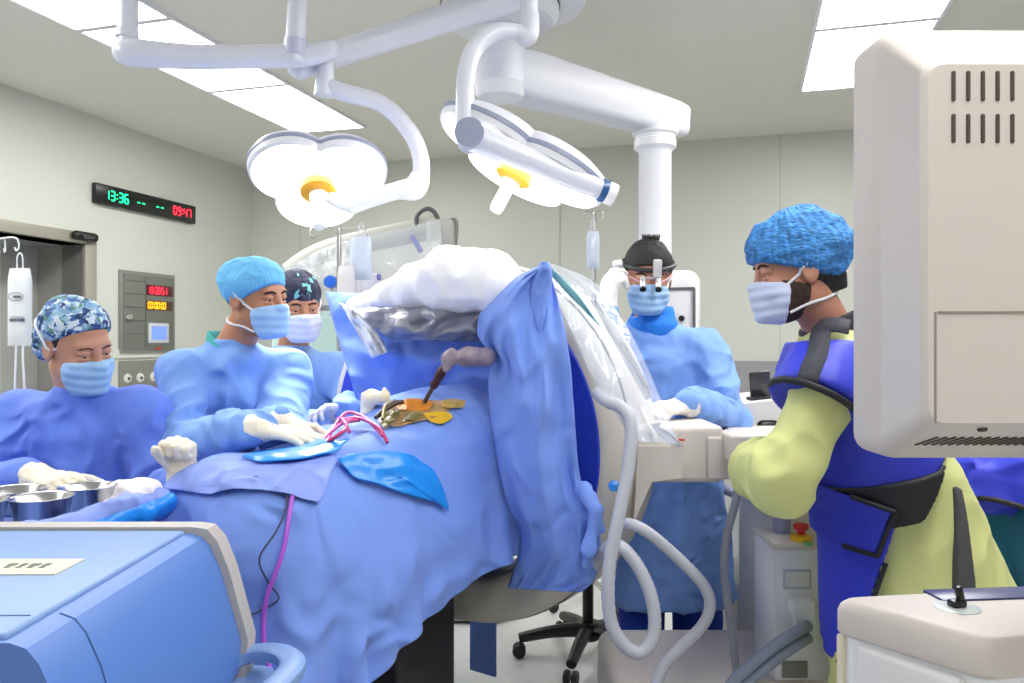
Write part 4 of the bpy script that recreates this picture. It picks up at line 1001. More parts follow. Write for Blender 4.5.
V = np.array([T(*v) for v in V]); o = build('person', V, Fq, M_skin2); tag(o, 'patient lying face down, wholly covered by the blue drape on the table', 'person')
def collide(off=.006, bore=True):
    def f(Q):
        Q = Q.copy(); d = fpts(sup, Q); h = d < off
        if h.any(): Q[h] += fgrad(sup, Q[h]) * (off - d[h])[:, None]
        if bore:
            dy, dz = Q[:, 1], Q[:, 2] - C0[2]; r = np.hypot(dy, dz)
            far = np.clip((np.abs(Q[:, 0]) - HT - .02) / .06, 0, 1)
            m = (far <= 0) & (r > RI - .03)
            if m.any():
                k = (RI - .03) / r[m]; Q[m, 1] = dy[m] * k; Q[m, 2] = C0[2] + dz[m] * k
        lowm = Q[:, 2] < .02; Q[lowm, 2] = .02
        return Q, h
    return f
def lay(t0, t1, s0, s1, st, z, steps, off=.006, rot=0., narrow=None, **kw):
    nu, nv = int(round((t1 - t0) / st)) + 1, int(round((s1 - s0) / st)) + 1
    tt, ss = np.meshgrid(np.linspace(t0, t1, nu), np.linspace(s0, s1, nv), indexing='ij')
    if narrow:                       # the sheet is cut narrower where it runs through the ring
        f = np.clip((tt - .22) / .30, 0, 1); f = f * f * (3 - 2 * f); ss = ss * (narrow + (1 - narrow) * f)
    ct, cs_ = (t0 + t1) / 2, (s0 + s1) / 2; c, s = math.cos(rot), math.sin(rot)
    A = ct + (tt - ct) * c - (ss - cs_) * s; B = cs_ + (tt - ct) * s + (ss - cs_) * c
    Zz = z + .010 * vn(np.stack([A.ravel() * 4, B.ravel() * 4, A.ravel() * 0 + 3], 1)).reshape(A.shape)
    X = np.stack([A, B, Zz], -1)
    return cloth(X, nu, nv, collide(off), steps, **kw)
def towld(V): return C0 * (1, 1, 0) + V[:, :1] * AX + V[:, 1:2] * UX + V[:, 2:3] * UP
V, Fq = lay(-.62, 1.66, -.60, .57, .0225, 1.285, 70, iters=12, narrow=1.0, damp=.97)
DRAPE = towld(V); Fq_drape = Fq; N = normals(DRAPE, Fq); N *= np.where((N @ np.array([0, 0, 1.0])).mean() > 0, 1, -1)
DRAPE = DRAPE + N * (.016 * np.clip(ridge(DRAPE * np.array([5, 5, 3]) + 4), 0, 1) + .008 * np.clip(ridge(DRAPE * 11 + 9), 0, 1))[:, None]
o = build('patient_drape', DRAPE, Fq, M_drape, solid=.003, sub=1); tag(o, 'large blue drape covering the patient and falling from the operating table', 'drape')
# ------------------------------------------------------------------ front equipment
M_darkblue = mat('recess_dark_blue', (60, 88, 150), .5)
t = thing('perfusion_machine', 'pale blue boxy machine with tan end bezel in the lower left corner', 'machine', (-.95, 1.25, 0))
zt = 1.06
sec = [(-1.55, .80), (-.512, .80), (-.508, .86), (-.545, .99), (-.565, 1.035), (-.58, 1.053), (-.60, zt), (-1.55, zt)]
def ex(sec, y0, y1): return MB().prism([(x, y0, z) for x, z in sec], (0, y1 - y0, 0))
up_ = [(x, z) for x, z in sec]
ex(up_, .955, 1.50).build('housing', M_machine2, t, angle=20)
MB().box((-1.085, 1.23, zt + .001), (.95, .53, .012), None, .005, 3).build('top_cover', M_machine, t)
bz = [(-1.56, .79), (-.500, .79), (-.495, .86), (-.530, .99), (-.552, 1.045), (-.572, 1.068), (-.60, zt + .012), (-1.56, zt + .012)]
ex(bz, 1.50, 1.545).build('end_bezel', M_tan, t, angle=20)
MB().box((-1.10, .954, .92), (.94, .010, .22), None, .004).build('front_recess', M_darkblue, t)
MB().tube([(x + .0008, 1.06, z) for x, z in sec[1:7]], .0012, 6, smooth=False).build('side_seam', mat('machine_seam', (70, 100, 160), .5), t)
sl = MB()
for k in range(16): sl.box((-.665 - k * .046, .948, .985), (.030, .006, .05), None, .002)
sl.build('vent_slots', M_black, t)
g_ = MB(); g_.box((-.90, 1.030, zt + .0075), (.56, .0025, .001))
g_.build('top_seam', mat('machine_seam', (104, 140, 196), .5), t)
lp = MB().box((-.84, 1.25, zt + .008), (.30, .085, .002), None).build('label_plate', mat('label_cream', (214, 210, 190), .5), t)
gl = MB()
for k, w in enumerate((.016, .010, .018, .012)): gl.box((-.785 + k * .018, 1.258, zt + .0095), (w * .8, .012, .001))
for k in range(4): gl.box((-.785 + k * .018, 1.244, zt + .0095), (.008, .006, .001))
gl.build('label_marks', mat('mark_dark', (110, 116, 110), .6), lp)
MB().box((-.98, 1.27, .40), (.84, .50, .72), None, .04, 3).build('cart_body', M_machine2, t)
MB().box((-.965, 1.30, .755), (1.02, .56, .07), None, .03, 4).build('cart_shoulder', M_machine, t)
hp = [(-.56, 1.50, .80), (-.50, 1.52, .825), (-.44, 1.50, .835), (-.40, 1.455, .835), (-.395, 1.40, .832), (-.42, 1.32, .825), (-.47, 1.24, .81), (-.53, 1.18, .79)]
Q = np.array([spl(hp, a) for a in np.linspace(0, 1, 48)]); tg = np.gradient(Q, axis=0); V = []
for i in range(len(Q)):
    T_ = nrm(tg[i]); S_ = nrm(np.cross(UP, T_)); U_ = np.cross(T_, S_)
    for k in range(14):
        a = 2 * math.pi * k / 14; V.append(Q[i] + S_ * .024 * math.copysign(abs(math.cos(a)) ** .6, math.cos(a)) + U_ * .014 * math.copysign(abs(math.sin(a)) ** .6, math.sin(a)))
n_ = 14; Fc = [(i * n_ + k, i * n_ + (k + 1) % n_, (i + 1) * n_ + (k + 1) % n_, (i + 1) * n_ + k) for i in range(len(Q) - 1) for k in range(n_)] + [tuple(range(n_))[::-1], tuple((len(Q) - 1) * n_ + k for k in range(n_))]
MB().add(V, Fc).build('handle', M_machine, t)
for x in (-1.3, -.62):
    for y in (1.08, 1.46): MB().lathe([(0, -.02), (.035, -.02), (.04, -.01), (.04, .01), (.035, .02), (0, .02)], (x, y, .041), (1, 0, 0), 18).build('wheel', M_black, t)

# big display seen from behind, on its console
t = thing('monitor', 'large cream monitor seen from behind with vent slots at right edge', 'monitor', (.83, 1.15, 1.24))
x0, x1, y0, y1 = .5445, 1.16, .95, 1.20
def rr_(xa, xb, za, zb, y, r, n=5):
    q = []
    for (cx, cz, a0) in ((xb - r, zb - r, 0), (xa + r, zb - r, 90), (xa + r, za + r, 180), (xb - r, za + r, 270)):
        for k in range(n + 1):
            a = math.radians(a0 + 90 * k / n); q.append((cx + r * math.cos(a), y, cz + r * math.sin(a)))
    return q
secs = [rr_(x0 + .006, x1, 1.251, 1.881, 1.285, .03), rr_(x0, x1, 1.245, 1.887, 1.275, .03), rr_(x0, x1, 1.245, 1.887, 1.205, .03), rr_(x0 + .004, x1, 1.249, 1.882, 1.19, .03),
        rr_(.490, 1.145, 1.318, 1.757, .962, .022), rr_(.495, 1.14, 1.323, 1.750, .951, .02)]
# the lower slope runs out further than the upper one
N_ = len(secs[0]); V = [p for s in secs for p in s]
Fc = [(i * N_ + k, i * N_ + (k + 1) % N_, (i + 1) * N_ + (k + 1) % N_, (i + 1) * N_ + k) for i in range(len(secs) - 1) for k in range(N_)] + [tuple(range(N_))[::-1], tuple((len(secs) - 1) * N_ + k for k in range(N_))]
MB().add(V, Fc).build('housing', M_creamgrey, t, angle=28)
MB().box(((x0 + x1) / 2, 1.288, 1.566), (x1 - x0 - .06, .01, .56), None, .003).build('screen', mat('screen_black', (16, 18, 22), .15), t)
sv = MB()
for k in range(8):
    for (ya, yb) in ((71, 101), (114, 143)):
        a, b = P(953.5 + 14.7 * k, ya, .9505), P(953.5 + 14.7 * k, yb, .9505); sv.box((a + b) / 2, (.0047, .004, (a - b)[2]), None, .0012, 1)
sv.build('upper_vents', M_slot, t)
def slope(x, f):   # point on the lower rear slope
    a = np.array([x, .962, 1.318]); b = np.array([x, 1.19, 1.249]); return a * (1 - f) + b * f
sn = nrm(np.cross(slope(1, 0) - slope(1, 1), (1, 0, 0))); sn = sn if sn[2] < 0 else -sn
sv = MB(); dr = nrm(slope(0, 1) - slope(0, 0))
for k in range(44): sv.box(slope(.548 + .0112 * k, .42), (.0042, .060, .004), [nrm((1, 0, 0)), dr, sn], .001, 1)
sv.build('lower_vents', M_slot, t)
pl = MB()
a, b, c_ = P(938, 312, .9505), P(1060, 312, .9505), P(933, 423, .9505)
pl.box((a + b) / 2, ((b - a)[0], .002, .002)).box((a + c_) / 2, (.002, .002, (a - c_)[2])); pl.build('access_panel_seam', M_groove, t)
MB().lathe([(0, .003), (.005, .003), (.006, 0)], slope(.572, .05) + sn * .001, sn, 14).build('screw', M_slot, t)
MB().tube([(1.02, 1.16, 1.06), (1.02, 1.16, 1.30)], .05, 24, smooth=False).build('neck', M_cream, t)
MB().lathe([(0, 0), (.13, 0), (.13, .02), (.06, .05), (0, .05)], (1.02, 1.16, 1.002), UP, 32).build('foot', M_cream, t)

t = thing('console_cart', 'white console cart with rounded lid in the lower right corner', 'cart', (.9, 1.3, 0))
def rpoly(poly, r, n=6):
    q = []; K = len(poly)
    for i in range(K):
        p0, p1, p2 = (np.array(poly[j % K], float) for j in (i - 1, i, i + 1))
        a, b = p1 + nrm(p0 - p1) * r, p1 + nrm(p2 - p1) * r
        for s in np.linspace(0, 1, n + 1): q.append((1 - s) ** 2 * a + 2 * s * (1 - s) * p1 + s * s * b)
    return q
base = [(.520, 1.310), (.660, 1.120), (1.25, 1.24), (1.25, 1.42)]
def inset(d):
    c_ = np.mean(base, 0); return [np.array(p) + nrm(c_ - p) * d for p in base]
def stack(rows):
    rings = [[(p[0], p[1], z) for p in rpoly(inset(d), .028)] for d, z in rows]; n = len(rings[0])
    V = [p for r in rings for p in r]
    Fc = [(i * n + k, i * n + (k + 1) % n, (i + 1) * n + (k + 1) % n, (i + 1) * n + k) for i in range(len(rings) - 1) for k in range(n)] + [tuple(range(n))[::-1], tuple((len(rings) - 1) * n + k for k in range(n))]
    return MB().add(V, Fc)
stack([(.020, .10), (.012, .14), (.010, .955), (.016, .957)]).build('body', M_white, t, angle=40)
stack([(.006, .944), (.0, .950), (.0, .984), (.005, .994), (.016, 1.0), (.022, 1.001)]).build('lid', M_creamgrey, t, angle=60)
e2 = nrm(np.array([.126, -.195, 0])); mid = np.array([.588, 1.218, .895]); nn = nrm(np.cross(e2, UP)); nn = nn if nn[1] < 0 and nn[0] < 0 else -nn
MB().box(mid + e2 * .012 - nn * .006, (.165, .022, .085), [e2, nn, UP], .008, 3).build('side_panel', mat('side_panel_white', (226, 224, 226), .4), t)
MB().box(mid - e2 * .098 - nn * .004, (.014, .018, .10), [e2, nn, UP], .005, 2).build('grip_recess', mat('grip_beige', (226, 218, 196), .5), t)
kb = MB().box((.90, 1.335, 1.0015), (.42, .055, .006), [nrm((1, .1, 0)), nrm((-.1, 1, 0)), UP], .002).build('dark_inlay', mat('inlay_blue', (66, 72, 120), .3), t)
lq = P(957, 600, 1.26); lq[2] = 1.0
lt = MB().lathe([(0, 0), (.034, 0), (.034, .002), (.028, .003), (0, .003)], lq, UP, 28).build('latch_rosette', mat('rosette_pale', (206, 216, 216), .3), t)
MB().box(lq + (0, 0, .008), (.026, .018, .012), [nrm((1, .3, 0)), nrm((-.3, 1, 0)), UP], .004).box(lq + (.004, 0, .022), (.012, .009, .026), [nrm((1, .3, .25)), nrm((-.3, 1, 0)), nrm((-.25, 0, 1))], .003).build('latch', mat('latch_black', (26, 24, 22), .25), lt)
for x, y in ((.66, 1.25), (1.15, 1.30), (.80, 1.28), (1.15, 1.36)): MB().lathe([(0, -.02), (.045, -.02), (.05, -.01), (.05, .01), (.045, .02), (0, .02)], (x, y, .051), (1, 0, 0), 18).build('caster', M_black, t)
# ------------------------------------------------------------------ drapes on the ring and the things on the table
def psheet(name, label, cat, L, R, off, nu, nv, m, fold=.0, ff=6., bulge=.0, thick=.004, seed=0., diag=0., parent=None, crisp=0., group=None):
    """cloth hanging near the ring's face between two outlines"""
    def fn(a, b):
        l, r = spl(L, b), spl(R, b); px = l[0] * (1 - a) + r[0] * a; py = l[1] * (1 - a) + r[1] * a
        o = off(a, b) if callable(off) else off
        q = np.array([[a * ff + diag * b, b * 2.2 + seed, seed]])
        o = o + bulge * math.sin(math.pi * a) + fold * float(ridge(q)[0]) + fold * .5 * float(ridge(q * 2.3 + 5)[0])
        return G(px, py, o)
    o = sheet(name, fn, nu, nv, m, parent, thick)
    if parent is None: tag(o, label, cat, group)
    return o
psheet('ring_drape', 'smooth blue drape stretched across the scanner opening above the patient', 'drape',
       [(326, 292), (333, 320), (345, 360), (360, 412)], [(500, 300), (498, 330), (497, 365), (500, 412)],
       lambda a, b: .035 - .11 * min(a * 1.6, 1) + .05 * math.exp(-((b - .62) / .10) ** 2) * min(a * 3, 1) + .03 * b, 44, 36, M_drape, .024, 3, 0, .004, 2., 2.)
rd = psheet('scanner_drape', 'long folded blue drape hanging over the right side of the scanner ring', 'drape',
       [(541, 266), (510, 280), (484, 306), (478, 334), (492, 356), (489, 385), (494, 440), (505, 495), (521, 535), (513, 572), (508, 588)],
       [(547, 266), (554, 286), (563, 322), (571, 372), (575, 430), (580, 478), (592, 506), (599, 532), (600, 560), (592, 582), (580, 592)],
       lambda a, b: .05 + .05 * math.sin(math.pi * min(b * 1.15, 1)) + .05 * math.sin(math.pi * a) ** .7, 48, 90, M_drape, .042, 2.6, 0, .004, 4., 1.6)
psheet('peak_fold', '', '', [(541, 262), (534, 276), (530, 300), (538, 340)], [(548, 262), (552, 275), (549, 300), (545, 340)], .125, 10, 20, M_drape, .012, 2, .02, .004, 8, parent=rd)
kp = [Cone(G(584, 492, .10), G(596, 508, .12), .024, .014, k=.02), Cone(G(596, 508, .12), G(591, 548, .12), .010, .022, k=.01), Cone(G(596, 508, .12), G(600, 530, .1), .009, .015, k=.01), Cone(G(596, 508, .12), G(586, 566, .12), .008, .010, k=.01)]
V, Fq = solid(kp, .005); N = normals(V, Fq); V = V + N * (.007 * ridge(V * np.array([34, 34, 9])))[:, None]
build('knotted_tail', V, Fq, M_drape, rd)
# plastic over the top of the ring
def cpath(o, pts): return [(G(px, py, o), r) for px, py, r in pts]
cp = []
for o in (.05, -.08, -.22):
    Q = cpath(o, [(352, 305, .012), (388, 297, .040), (424, 288, .074), (455, 281, .098), (486, 283, .090), (512, 290, .055)])
    for (a, ra), (b, rb) in zip(Q[:-1], Q[1:]): cp.append(Cone(a, b, ra, rb, k=.05))
q = G(430, 311, .1); cp.append(Half((q[0], q[1], q[2]), (0, 0, -1), .01))
V, Fq = solid(cp, .009); N = normals(V, Fq)
V = V + N * (.010 * ridge(V * 7 + 2) + .004 * ridge(V * 19))[:, None]
co_ = build('scanner_cover', V, Fq, mat('cover_white', (246, 246, 250), .35, bump=.2, bscale=22), None); tag(co_, 'bright white plastic cover over the top of the scanner ring', 'plastic cover')
psheet('sagging_film', '', '', [(350, 309), (372, 326), (392, 340)], [(512, 298), (512, 322), (506, 342)], lambda a, b: .11 - .12 * a + .05 * math.sin(math.pi * b) * (1 - .6 * a), 40, 16, mat_film('film_grey', (140, 142, 156), .72, .2, .5, 12), .022, 7, .04, .003, 6, 3, parent=co_)
psheet('hanging_flap', '', '', [(340, 303), (356, 330), (372, 358)], [(354, 308), (376, 330), (388, 352)], .10, 10, 20, mat('flap_white', (240, 242, 248), .35, bump=.4, bscale=30), .02, 3, .02, .003, 3, 1, parent=co_)
cl_ = psheet('plastic_drape', 'clear plastic drape falling from the peak of the blue drape to the scanner arm', 'plastic drape',
       [(548, 266), (556, 292), (570, 328), (590, 372), (612, 408), (634, 442)], [(552, 264), (594, 282), (622, 318), (644, 360), (664, 408), (680, 444)],
       lambda a, b: .08 - .34 * a * (1 - .4 * b) + .03 * b, 40, 60, mat_film('film_clear', (222, 232, 252), .24, .10, .8, 9), .022, 3, .05, .002, 1., 2.)
psheet('teal_edge', '', '', [(548, 272), (570, 296), (592, 318)], [(552, 268), (576, 292), (600, 326)], lambda a, b: .10 - .06 * b, 4, 20, mat('teal_tape', (128, 190, 196), .5), .004, 2, 0, .003, 1, parent=cl_)
for k, (a, b) in enumerate((([(590, 300), (612, 338), (636, 382), (646, 400)], [(598, 300), (624, 340), (646, 380), (652, 396)]), ([(650, 424), (660, 436), (672, 446)], [(660, 422), (674, 436), (684, 446)]))):
    psheet('white_stripe', '', '', a, b, lambda a_, b_: -.02 - .08 * b_, 4, 20, mat_film('film_white', (246, 248, 252), .55, .2, .9, 24), .012, 2, 0, .003, 3 + k, parent=cl_)

# finding the drape under a line of sight
from mathutils.bvhtree import BVHTree
_bvh = BVHTree.FromPolygons([tuple(v) for v in DRAPE], [tuple(int(i) for i in f) for f in Fq_drape])
def ondrape(px, py, up=.006):
    d = nrm(P(px, py, 1) - CAM); hit = _bvh.ray_cast(Vector(CAM), Vector(d))
    for k in range(1, 14):
        if hit[0] is not None: break
        d = nrm(P(px, py + 1.5 * k, 1) - CAM); hit = _bvh.ray_cast(Vector(CAM), Vector(d))
    n = np.array(hit[1]); n = n if n @ d < 0 else -n
    return np.array(hit[0]) + n * up
def patch(name, label, cat, poly, m, up, thick=.003, parent=None):
    c = np.mean(poly, 0); V = []; Fc = []; K = len(poly); R_ = 12
    for i in range(R_ + 1):
        for k in range(K * 3):
            a = np.array(poly[k // 3]); b = np.array(poly[(k // 3 + 1) % K]); e = a + (b - a) * (k % 3) / 3; p = c + (e - c) * max(i / R_, .02)
            V.append(ondrape(p[0], p[1], up + (.006 if up < .02 else .002) * float(ridge(np.array([[p[0] * .06, p[1] * .09, up * 99]]))[0])))
    n = K * 3; V = np.array(V); Fc = [(i * n + k, i * n + (k + 1) % n, (i + 1) * n + (k + 1) % n, (i + 1) * n + k) for i in range(R_) for k in range(n)]
    o = build(name, V, Fc, m, parent, solid=thick, sub=1)
    if parent is None: tag(o, label, cat)
    return o
patch('towel', 'pale lavender blue towel spread over the near end of the patient drape', 'towel', [(165, 492), (190, 466), (240, 459), (290, 457), (335, 459), (332, 472), (316, 505), (300, 500), (270, 494), (240, 491), (215, 497), (190, 493)], M_drape2, .012)
patch('drape_pouch', 'bright blue plastic pouch lying on the right of the patient drape', 'pouch', [(333, 464), (350, 459), (385, 455), (412, 458), (430, 472), (440, 492), (446, 513), (432, 503), (405, 497), (380, 488), (352, 482)], M_cyan, .014, .006)
patch('drape_pouch', 'narrow bright blue plastic pouch under the gloved hand', 'pouch', [(236, 466), (260, 461), (300, 455), (325, 447), (340, 450), (352, 446), (335, 460), (300, 468), (260, 472)], M_cyan, .024, .006)
# tubes and leads
mp_ = mat('tube_magenta', (206, 70, 150), .35); mr_ = mat('tube_rose', (196, 60, 110), .35)
tubes = [([(318, 451), (330, 440), (345, 430), (362, 429), (378, 435), (386, 446)], mr_), ([(320, 453), (332, 444), (346, 434), (358, 430), (372, 432), (382, 441)], mp_), ([(326, 455), (336, 438), (350, 426), (366, 428), (376, 433)], mp_), ([(338, 427), (344, 434), (350, 441)], mp_), ([(330, 452), (344, 446), (352, 438), (360, 430)], mr_)]
for k, (pts, m) in enumerate(tubes):
    Q = [ondrape(px, py, .012 + .02 * math.sin(math.pi * i / (len(pts) - 1)) + .004 * k) for i, (px, py) in enumerate(pts)]
    lab = ['outermost thin rose tube arching over the drape beside the wound', 'magenta tube running inside the rose arch on the drape', 'magenta tube starting by the fingertips in the tangle on the drape', 'short magenta tube crossing the tangle on the drape', 'short rose tube lowest in the tangle on the drape'][k]
    tag(MB().tube(Q, .0050, 8, res=8).build('drain_tube', m, angle=None), lab, 'tube', 'magenta tubes on the drape')
Q = [ondrape(px, py, .012) for px, py in ((290, 499), (287, 520), (283, 545), (275, 570), (268, 592), (265, 620), (268, 650), (275, 676))] 
tag(MB().tube(Q, .0052, 10, res=8).build('suction_tube', mat('tube_violet', (176, 90, 214), .35), angle=None), 'long violet tube hanging down the near end of the drape', 'tube')
Q = [ondrape(px, py, .010) for px, py in ((279, 490), (286, 505), (276, 530), (260, 556), (266, 578), (279, 596), (266, 606), (250, 614))]
tag(MB().tube(Q, .0018, 8, res=8).build('lead_wire', mat('wire_dark', (50, 54, 80), .5), angle=None), 'thin dark wire looping down the near end of the drape', 'wire')
# the wound field
pf = patch('incise_film', 'yellow brown stained film over the opening in the drape', 'film', [(378, 424), (386, 408), (412, 400), (440, 402), (452, 410), (436, 420), (410, 426), (392, 430)], mat_film('film_iodine', (200, 158, 84), .5, .3, .5, 30), .006, .0015)
MY, MO_, MV = mat_film('film_yellow', (226, 184, 30), .8, .3, .4, 30), mat_film('film_orange', (222, 138, 24), .75, .3, .4, 30), mat_film('film_olive', (120, 112, 52), .75, .35, .4, 30)
for m_, pl_ in ((MO_, [(396, 410), (404, 403), (420, 402), (434, 405), (428, 412), (412, 414), (402, 415)]), (MV, [(379, 428), (386, 416), (398, 412), (402, 418), (392, 426), (386, 432)]), (MY, [(422, 416), (436, 413), (450, 416), (452, 421), (440, 427), (430, 424)]),
                (mat_film('film_pale_yellow', (206, 172, 76), .7, .3, .4, 30), [(440, 405), (454, 402), (466, 404), (463, 410), (450, 412), (442, 410)]), (MV, [(404, 417), (418, 414), (424, 418), (414, 425), (404, 424)])):
    patch('stain', '', '', pl_, m_, .011, .0012, parent=pf)
q0, q1 = ondrape(396, 416, .03), ondrape(376, 430, .03)
t = thing('retractor', 'small dark retractor lying at the left edge of the stained film', 'retractor', ondrape(386, 424, .02))
M_tool = mat('tool_steel_dark', (96, 82, 78), .3, .8)
MB().tube([ondrape(404, 410, .03), ondrape(394, 415, .035), ondrape(378, 428, .03)], [.006, .009, .006], 10).build('blade', M_tool, t)
MB().tube([ondrape(396, 409, .03), ondrape(388, 418, .04), ondrape(384, 430, .03)], [.005, .007, .005], 10).build('frame', mat('tool_olive', (120, 108, 50), .4, .3), t)
gz = np.array([ondrape(p, y, .03) for p, y in ((360, 410), (374, 407), (388, 406))])
V, Fq = solid([Cone(gz[0], gz[1], .014, .022, k=.02), Cone(gz[1], gz[2], .022, .015, k=.02), Cone(gz[2], gz[2] + (.0, 0, .022), .010, .006, k=.01)], .004); N = normals(V, Fq)
tag(build('gauze_pad', V + N * (.004 * ridge(V * 40))[:, None], Fq, mat('gauze_cream', (240, 232, 206), .9)), 'cream gauze pad folded beside the stained film', 'gauze')
i0 = ondrape(424, 408, .02); i1 = P(447, 362, i0[1] - .02)
t = thing('surgical_instrument', 'dark metal instrument standing upright in the opening of the drape', 'instrument', i0)
d_ = i1 - i0
MB().tube([i0, i0 + d_ * .35], .0065, 12, smooth=False).build('shaft', M_tool, t)
MB().lathe([(0, 0), (.009, 0), (.013, .01), (.011, .03), (.014, .036), (.014, .06), (.010, .072), (0, .072)], i0 + d_ * .36, nrm(d_), 20).build('grip', mat('tool_brown', (74, 44, 46), .35, .4), t)
MB().tube([i0 + d_ * .7, i0 + d_ * 1.06], [.009, .012], 12, smooth=False).build('upper_shaft', M_tool, t)
k0 = i1 + (.006, 0, .008)
V, Fq = solid([Cone(k0, P(468, 357, i0[1] - .02), .016, .022, k=.02), Cone(P(468, 357, i0[1] - .02), P(486, 357, i0[1]), .024, .026, k=.02), Cone(k0, P(446, 370, i0[1] - .03), .014, .008, k=.015), Cone(k0, P(452, 352, i0[1] - .03), .013, .010, k=.015)], .004); N = normals(V, Fq)
build('grey_sleeve', V + N * (.004 * ridge(V * 45))[:, None], Fq, mat('sleeve_grey', (146, 132, 146), .4), t)

# instrument table with bowls
cor = [np.array(c) for c in ((-.835, 1.87), (-.93, 1.545), (-1.62, 1.60), (-1.56, 2.02))]
t = thing('instrument_table', 'instrument table draped in blue before the person in the pale floral cap', 'table', (-1.22, 1.78, 0))
ZT = 1.035
def tray(d, z0, z1, r=.04):
    c_ = np.mean(cor, 0); pl = rpoly([p + nrm(p - c_) * d for p in cor], r); n = len(pl)
    return MB().prism([(p[0], p[1], z0) for p in pl], (0, 0, z1 - z0))
tray(0, ZT - .03, ZT).build('tray_top', M_drape, t)
pl = rpoly([p + nrm(p - np.mean(cor, 0)) * .012 for p in cor], .06, 10); L_ = len(pl); V = []; Hn = 12
for i in range(Hn + 1):
    for k, p in enumerate(pl):
        c_ = np.mean(cor, 0); f = i / Hn
        V.append([*(p + nrm(p - c_) * (.02 * f + .028 * f * math.sin(k * 1.9) + .02 * f * math.sin(k * .8 + 1))), ZT - .002 - .42 * f])
Fc = [(i * L_ + k, i * L_ + (k + 1) % L_, (i + 1) * L_ + (k + 1) % L_, (i + 1) * L_ + k) for i in range(Hn) for k in range(L_)]
build('side_drape', V, Fc, M_drape, t, solid=.004, sub=1)
def roll(z, r, d, m, name):
    c_ = np.mean(cor, 0); q = [np.array([*(p + nrm(p - c_) * d), z]) for p in cor]
    pr = [Cone(q[1], q[0] + (0, 0, .016), r, r, k=.02), Cone(q[0] + (0, 0, .016), q[3] + (0, 0, .02), r, r * .8, k=.02), Cone(q[2], q[1], r * .7, r, k=.02)]
    V, Fq = solid(pr, .006); N = normals(V, Fq); build(name, V + N * (.010 * ridge(V * 13 + 3) + .004 * ridge(V * 30))[:, None], Fq, m, t)
roll(ZT + .004, .024, .0, M_drape2, 'rolled_towel'); roll(ZT - .012, .022, .012, M_cyan, 'bright_blue_layer')
MB().tube([(-1.25, 1.8, .05), (-1.25, 1.8, ZT - .03)], .03, 18, smooth=False).build('post', M_steel, t)
MB().box((-1.25, 1.8, .04), (.55, .06, .05), None, .01).build('foot', M_steel, t); MB().box((-1.25, 1.8, .04), (.06, .42, .05), None, .01).build('foot', M_steel, t)
M_bowl = mat('bowl_steel', (196, 196, 198), .22, 1.)
def bowl(x, y, r, h, label):
    t = thing('steel_bowl', label, 'bowl', (x, y, ZT), 'steel bowls on the instrument table')
    MB().lathe([(0, 0), (r * .72, 0), (r * .80, .005), (r * .97, h * .93), (r * 1.05, h * .98), (r * 1.06, h), (r * 1.03, h * 1.01), (r * .95, h * .95), (r * .77, .007), (0, .005)], (x, y, ZT + .001), UP, 44).build('bowl', M_bowl, t, angle=60)
    MB().lathe([(0, h * .55), (r * .5, h * .57), (r * .875, h * .56)], (x, y, ZT + .001), UP, 32).build('contents', mat('bowl_contents', (196, 176, 150), .5, bump=.8, bscale=40, var=.3, vscale=30), t)
bowl(-.985, 1.675, .060, .060, 'steel bowl at the front of the instrument table, whole and unobstructed')
bowl(-.955, 1.80, .058, .060, 'steel bowl just below a gloved hand on the instrument table')
bowl(-1.10, 1.64, .060, .058, 'steel bowl cut by the left edge of the photo')
bowl(-1.12, 1.80, .066, .052, 'shallow steel bowl behind the others on the instrument table')
gz = np.array([-.885, 1.845, ZT + .03])
V, Fq = solid([Ell(gz, (.05, .03, .028), k=.02), Ell(gz + (-.035, .02, .004), (.04, .03, .024), k=.02), Ell(gz + (.02, .03, .006), (.04, .03, .022), k=.02), Ell(gz + (-.02, -.035, -.008), (.03, .035, .018), k=.02)], .005); N = normals(V, Fq)
tag(build('gauze_stack', V + N * (.008 * ridge(V * 30))[:, None], Fq, mat('gauze_white', (246, 240, 244), .9, bump=.3, bscale=150)), 'crumpled white gauze beside the steel bowls', 'gauze')
# ------------------------------------------------------------------ people
def rows(neck, shz, yaw, pel, hemz, hem_c=None, w=1., dep=1., flare=.26, lean=None):
    """gown sections from neck to hem"""
    y = math.radians(yaw); n = np.asarray(neck, float); p = np.asarray(pel, float); h = np.asarray(hem_c if hem_c is not None else p, float)
    def at(z):
        if z >= p[2]: f = (n[2] - z) / (n[2] - p[2]); return n[:2] * (1 - f) + p[:2] * f
        f = (p[2] - z) / (p[2] - hemz + 1e-6); return p[:2] * (1 - f) + h[:2] * f
    R = []
    for z, rx, ry in ((n[2] + .045, .066, .066), (n[2] + .01, .082, .076), (shz, .125 * w, .090 * dep), (shz - .06, .175 * w, .118 * dep), (shz - .18, .185 * w, .13 * dep), (shz - .35, .178 * w, .13 * dep),
                      (p[2], .205 * w, .15 * dep), (p[2] * .6 + hemz * .4, flare * .92 * w, flare * .72 * dep), (hemz, flare * w, flare * .8 * dep)):
        c = at(z); R.append((z, c[0], c[1], rx, ry, y))
    return R
def xy(p, z): return np.array([p[0], p[1], z])
def stand(x, y, yaw, w=.10, hipz=.86):
    l = np.array([math.cos(math.radians(yaw)), math.sin(math.radians(yaw)), 0]); c = np.array([x, y, 0])
    return (c - l * w + UP * hipz, c + l * w + UP * hipz), (c - l * w * 1.1, c + l * w * 1.1)

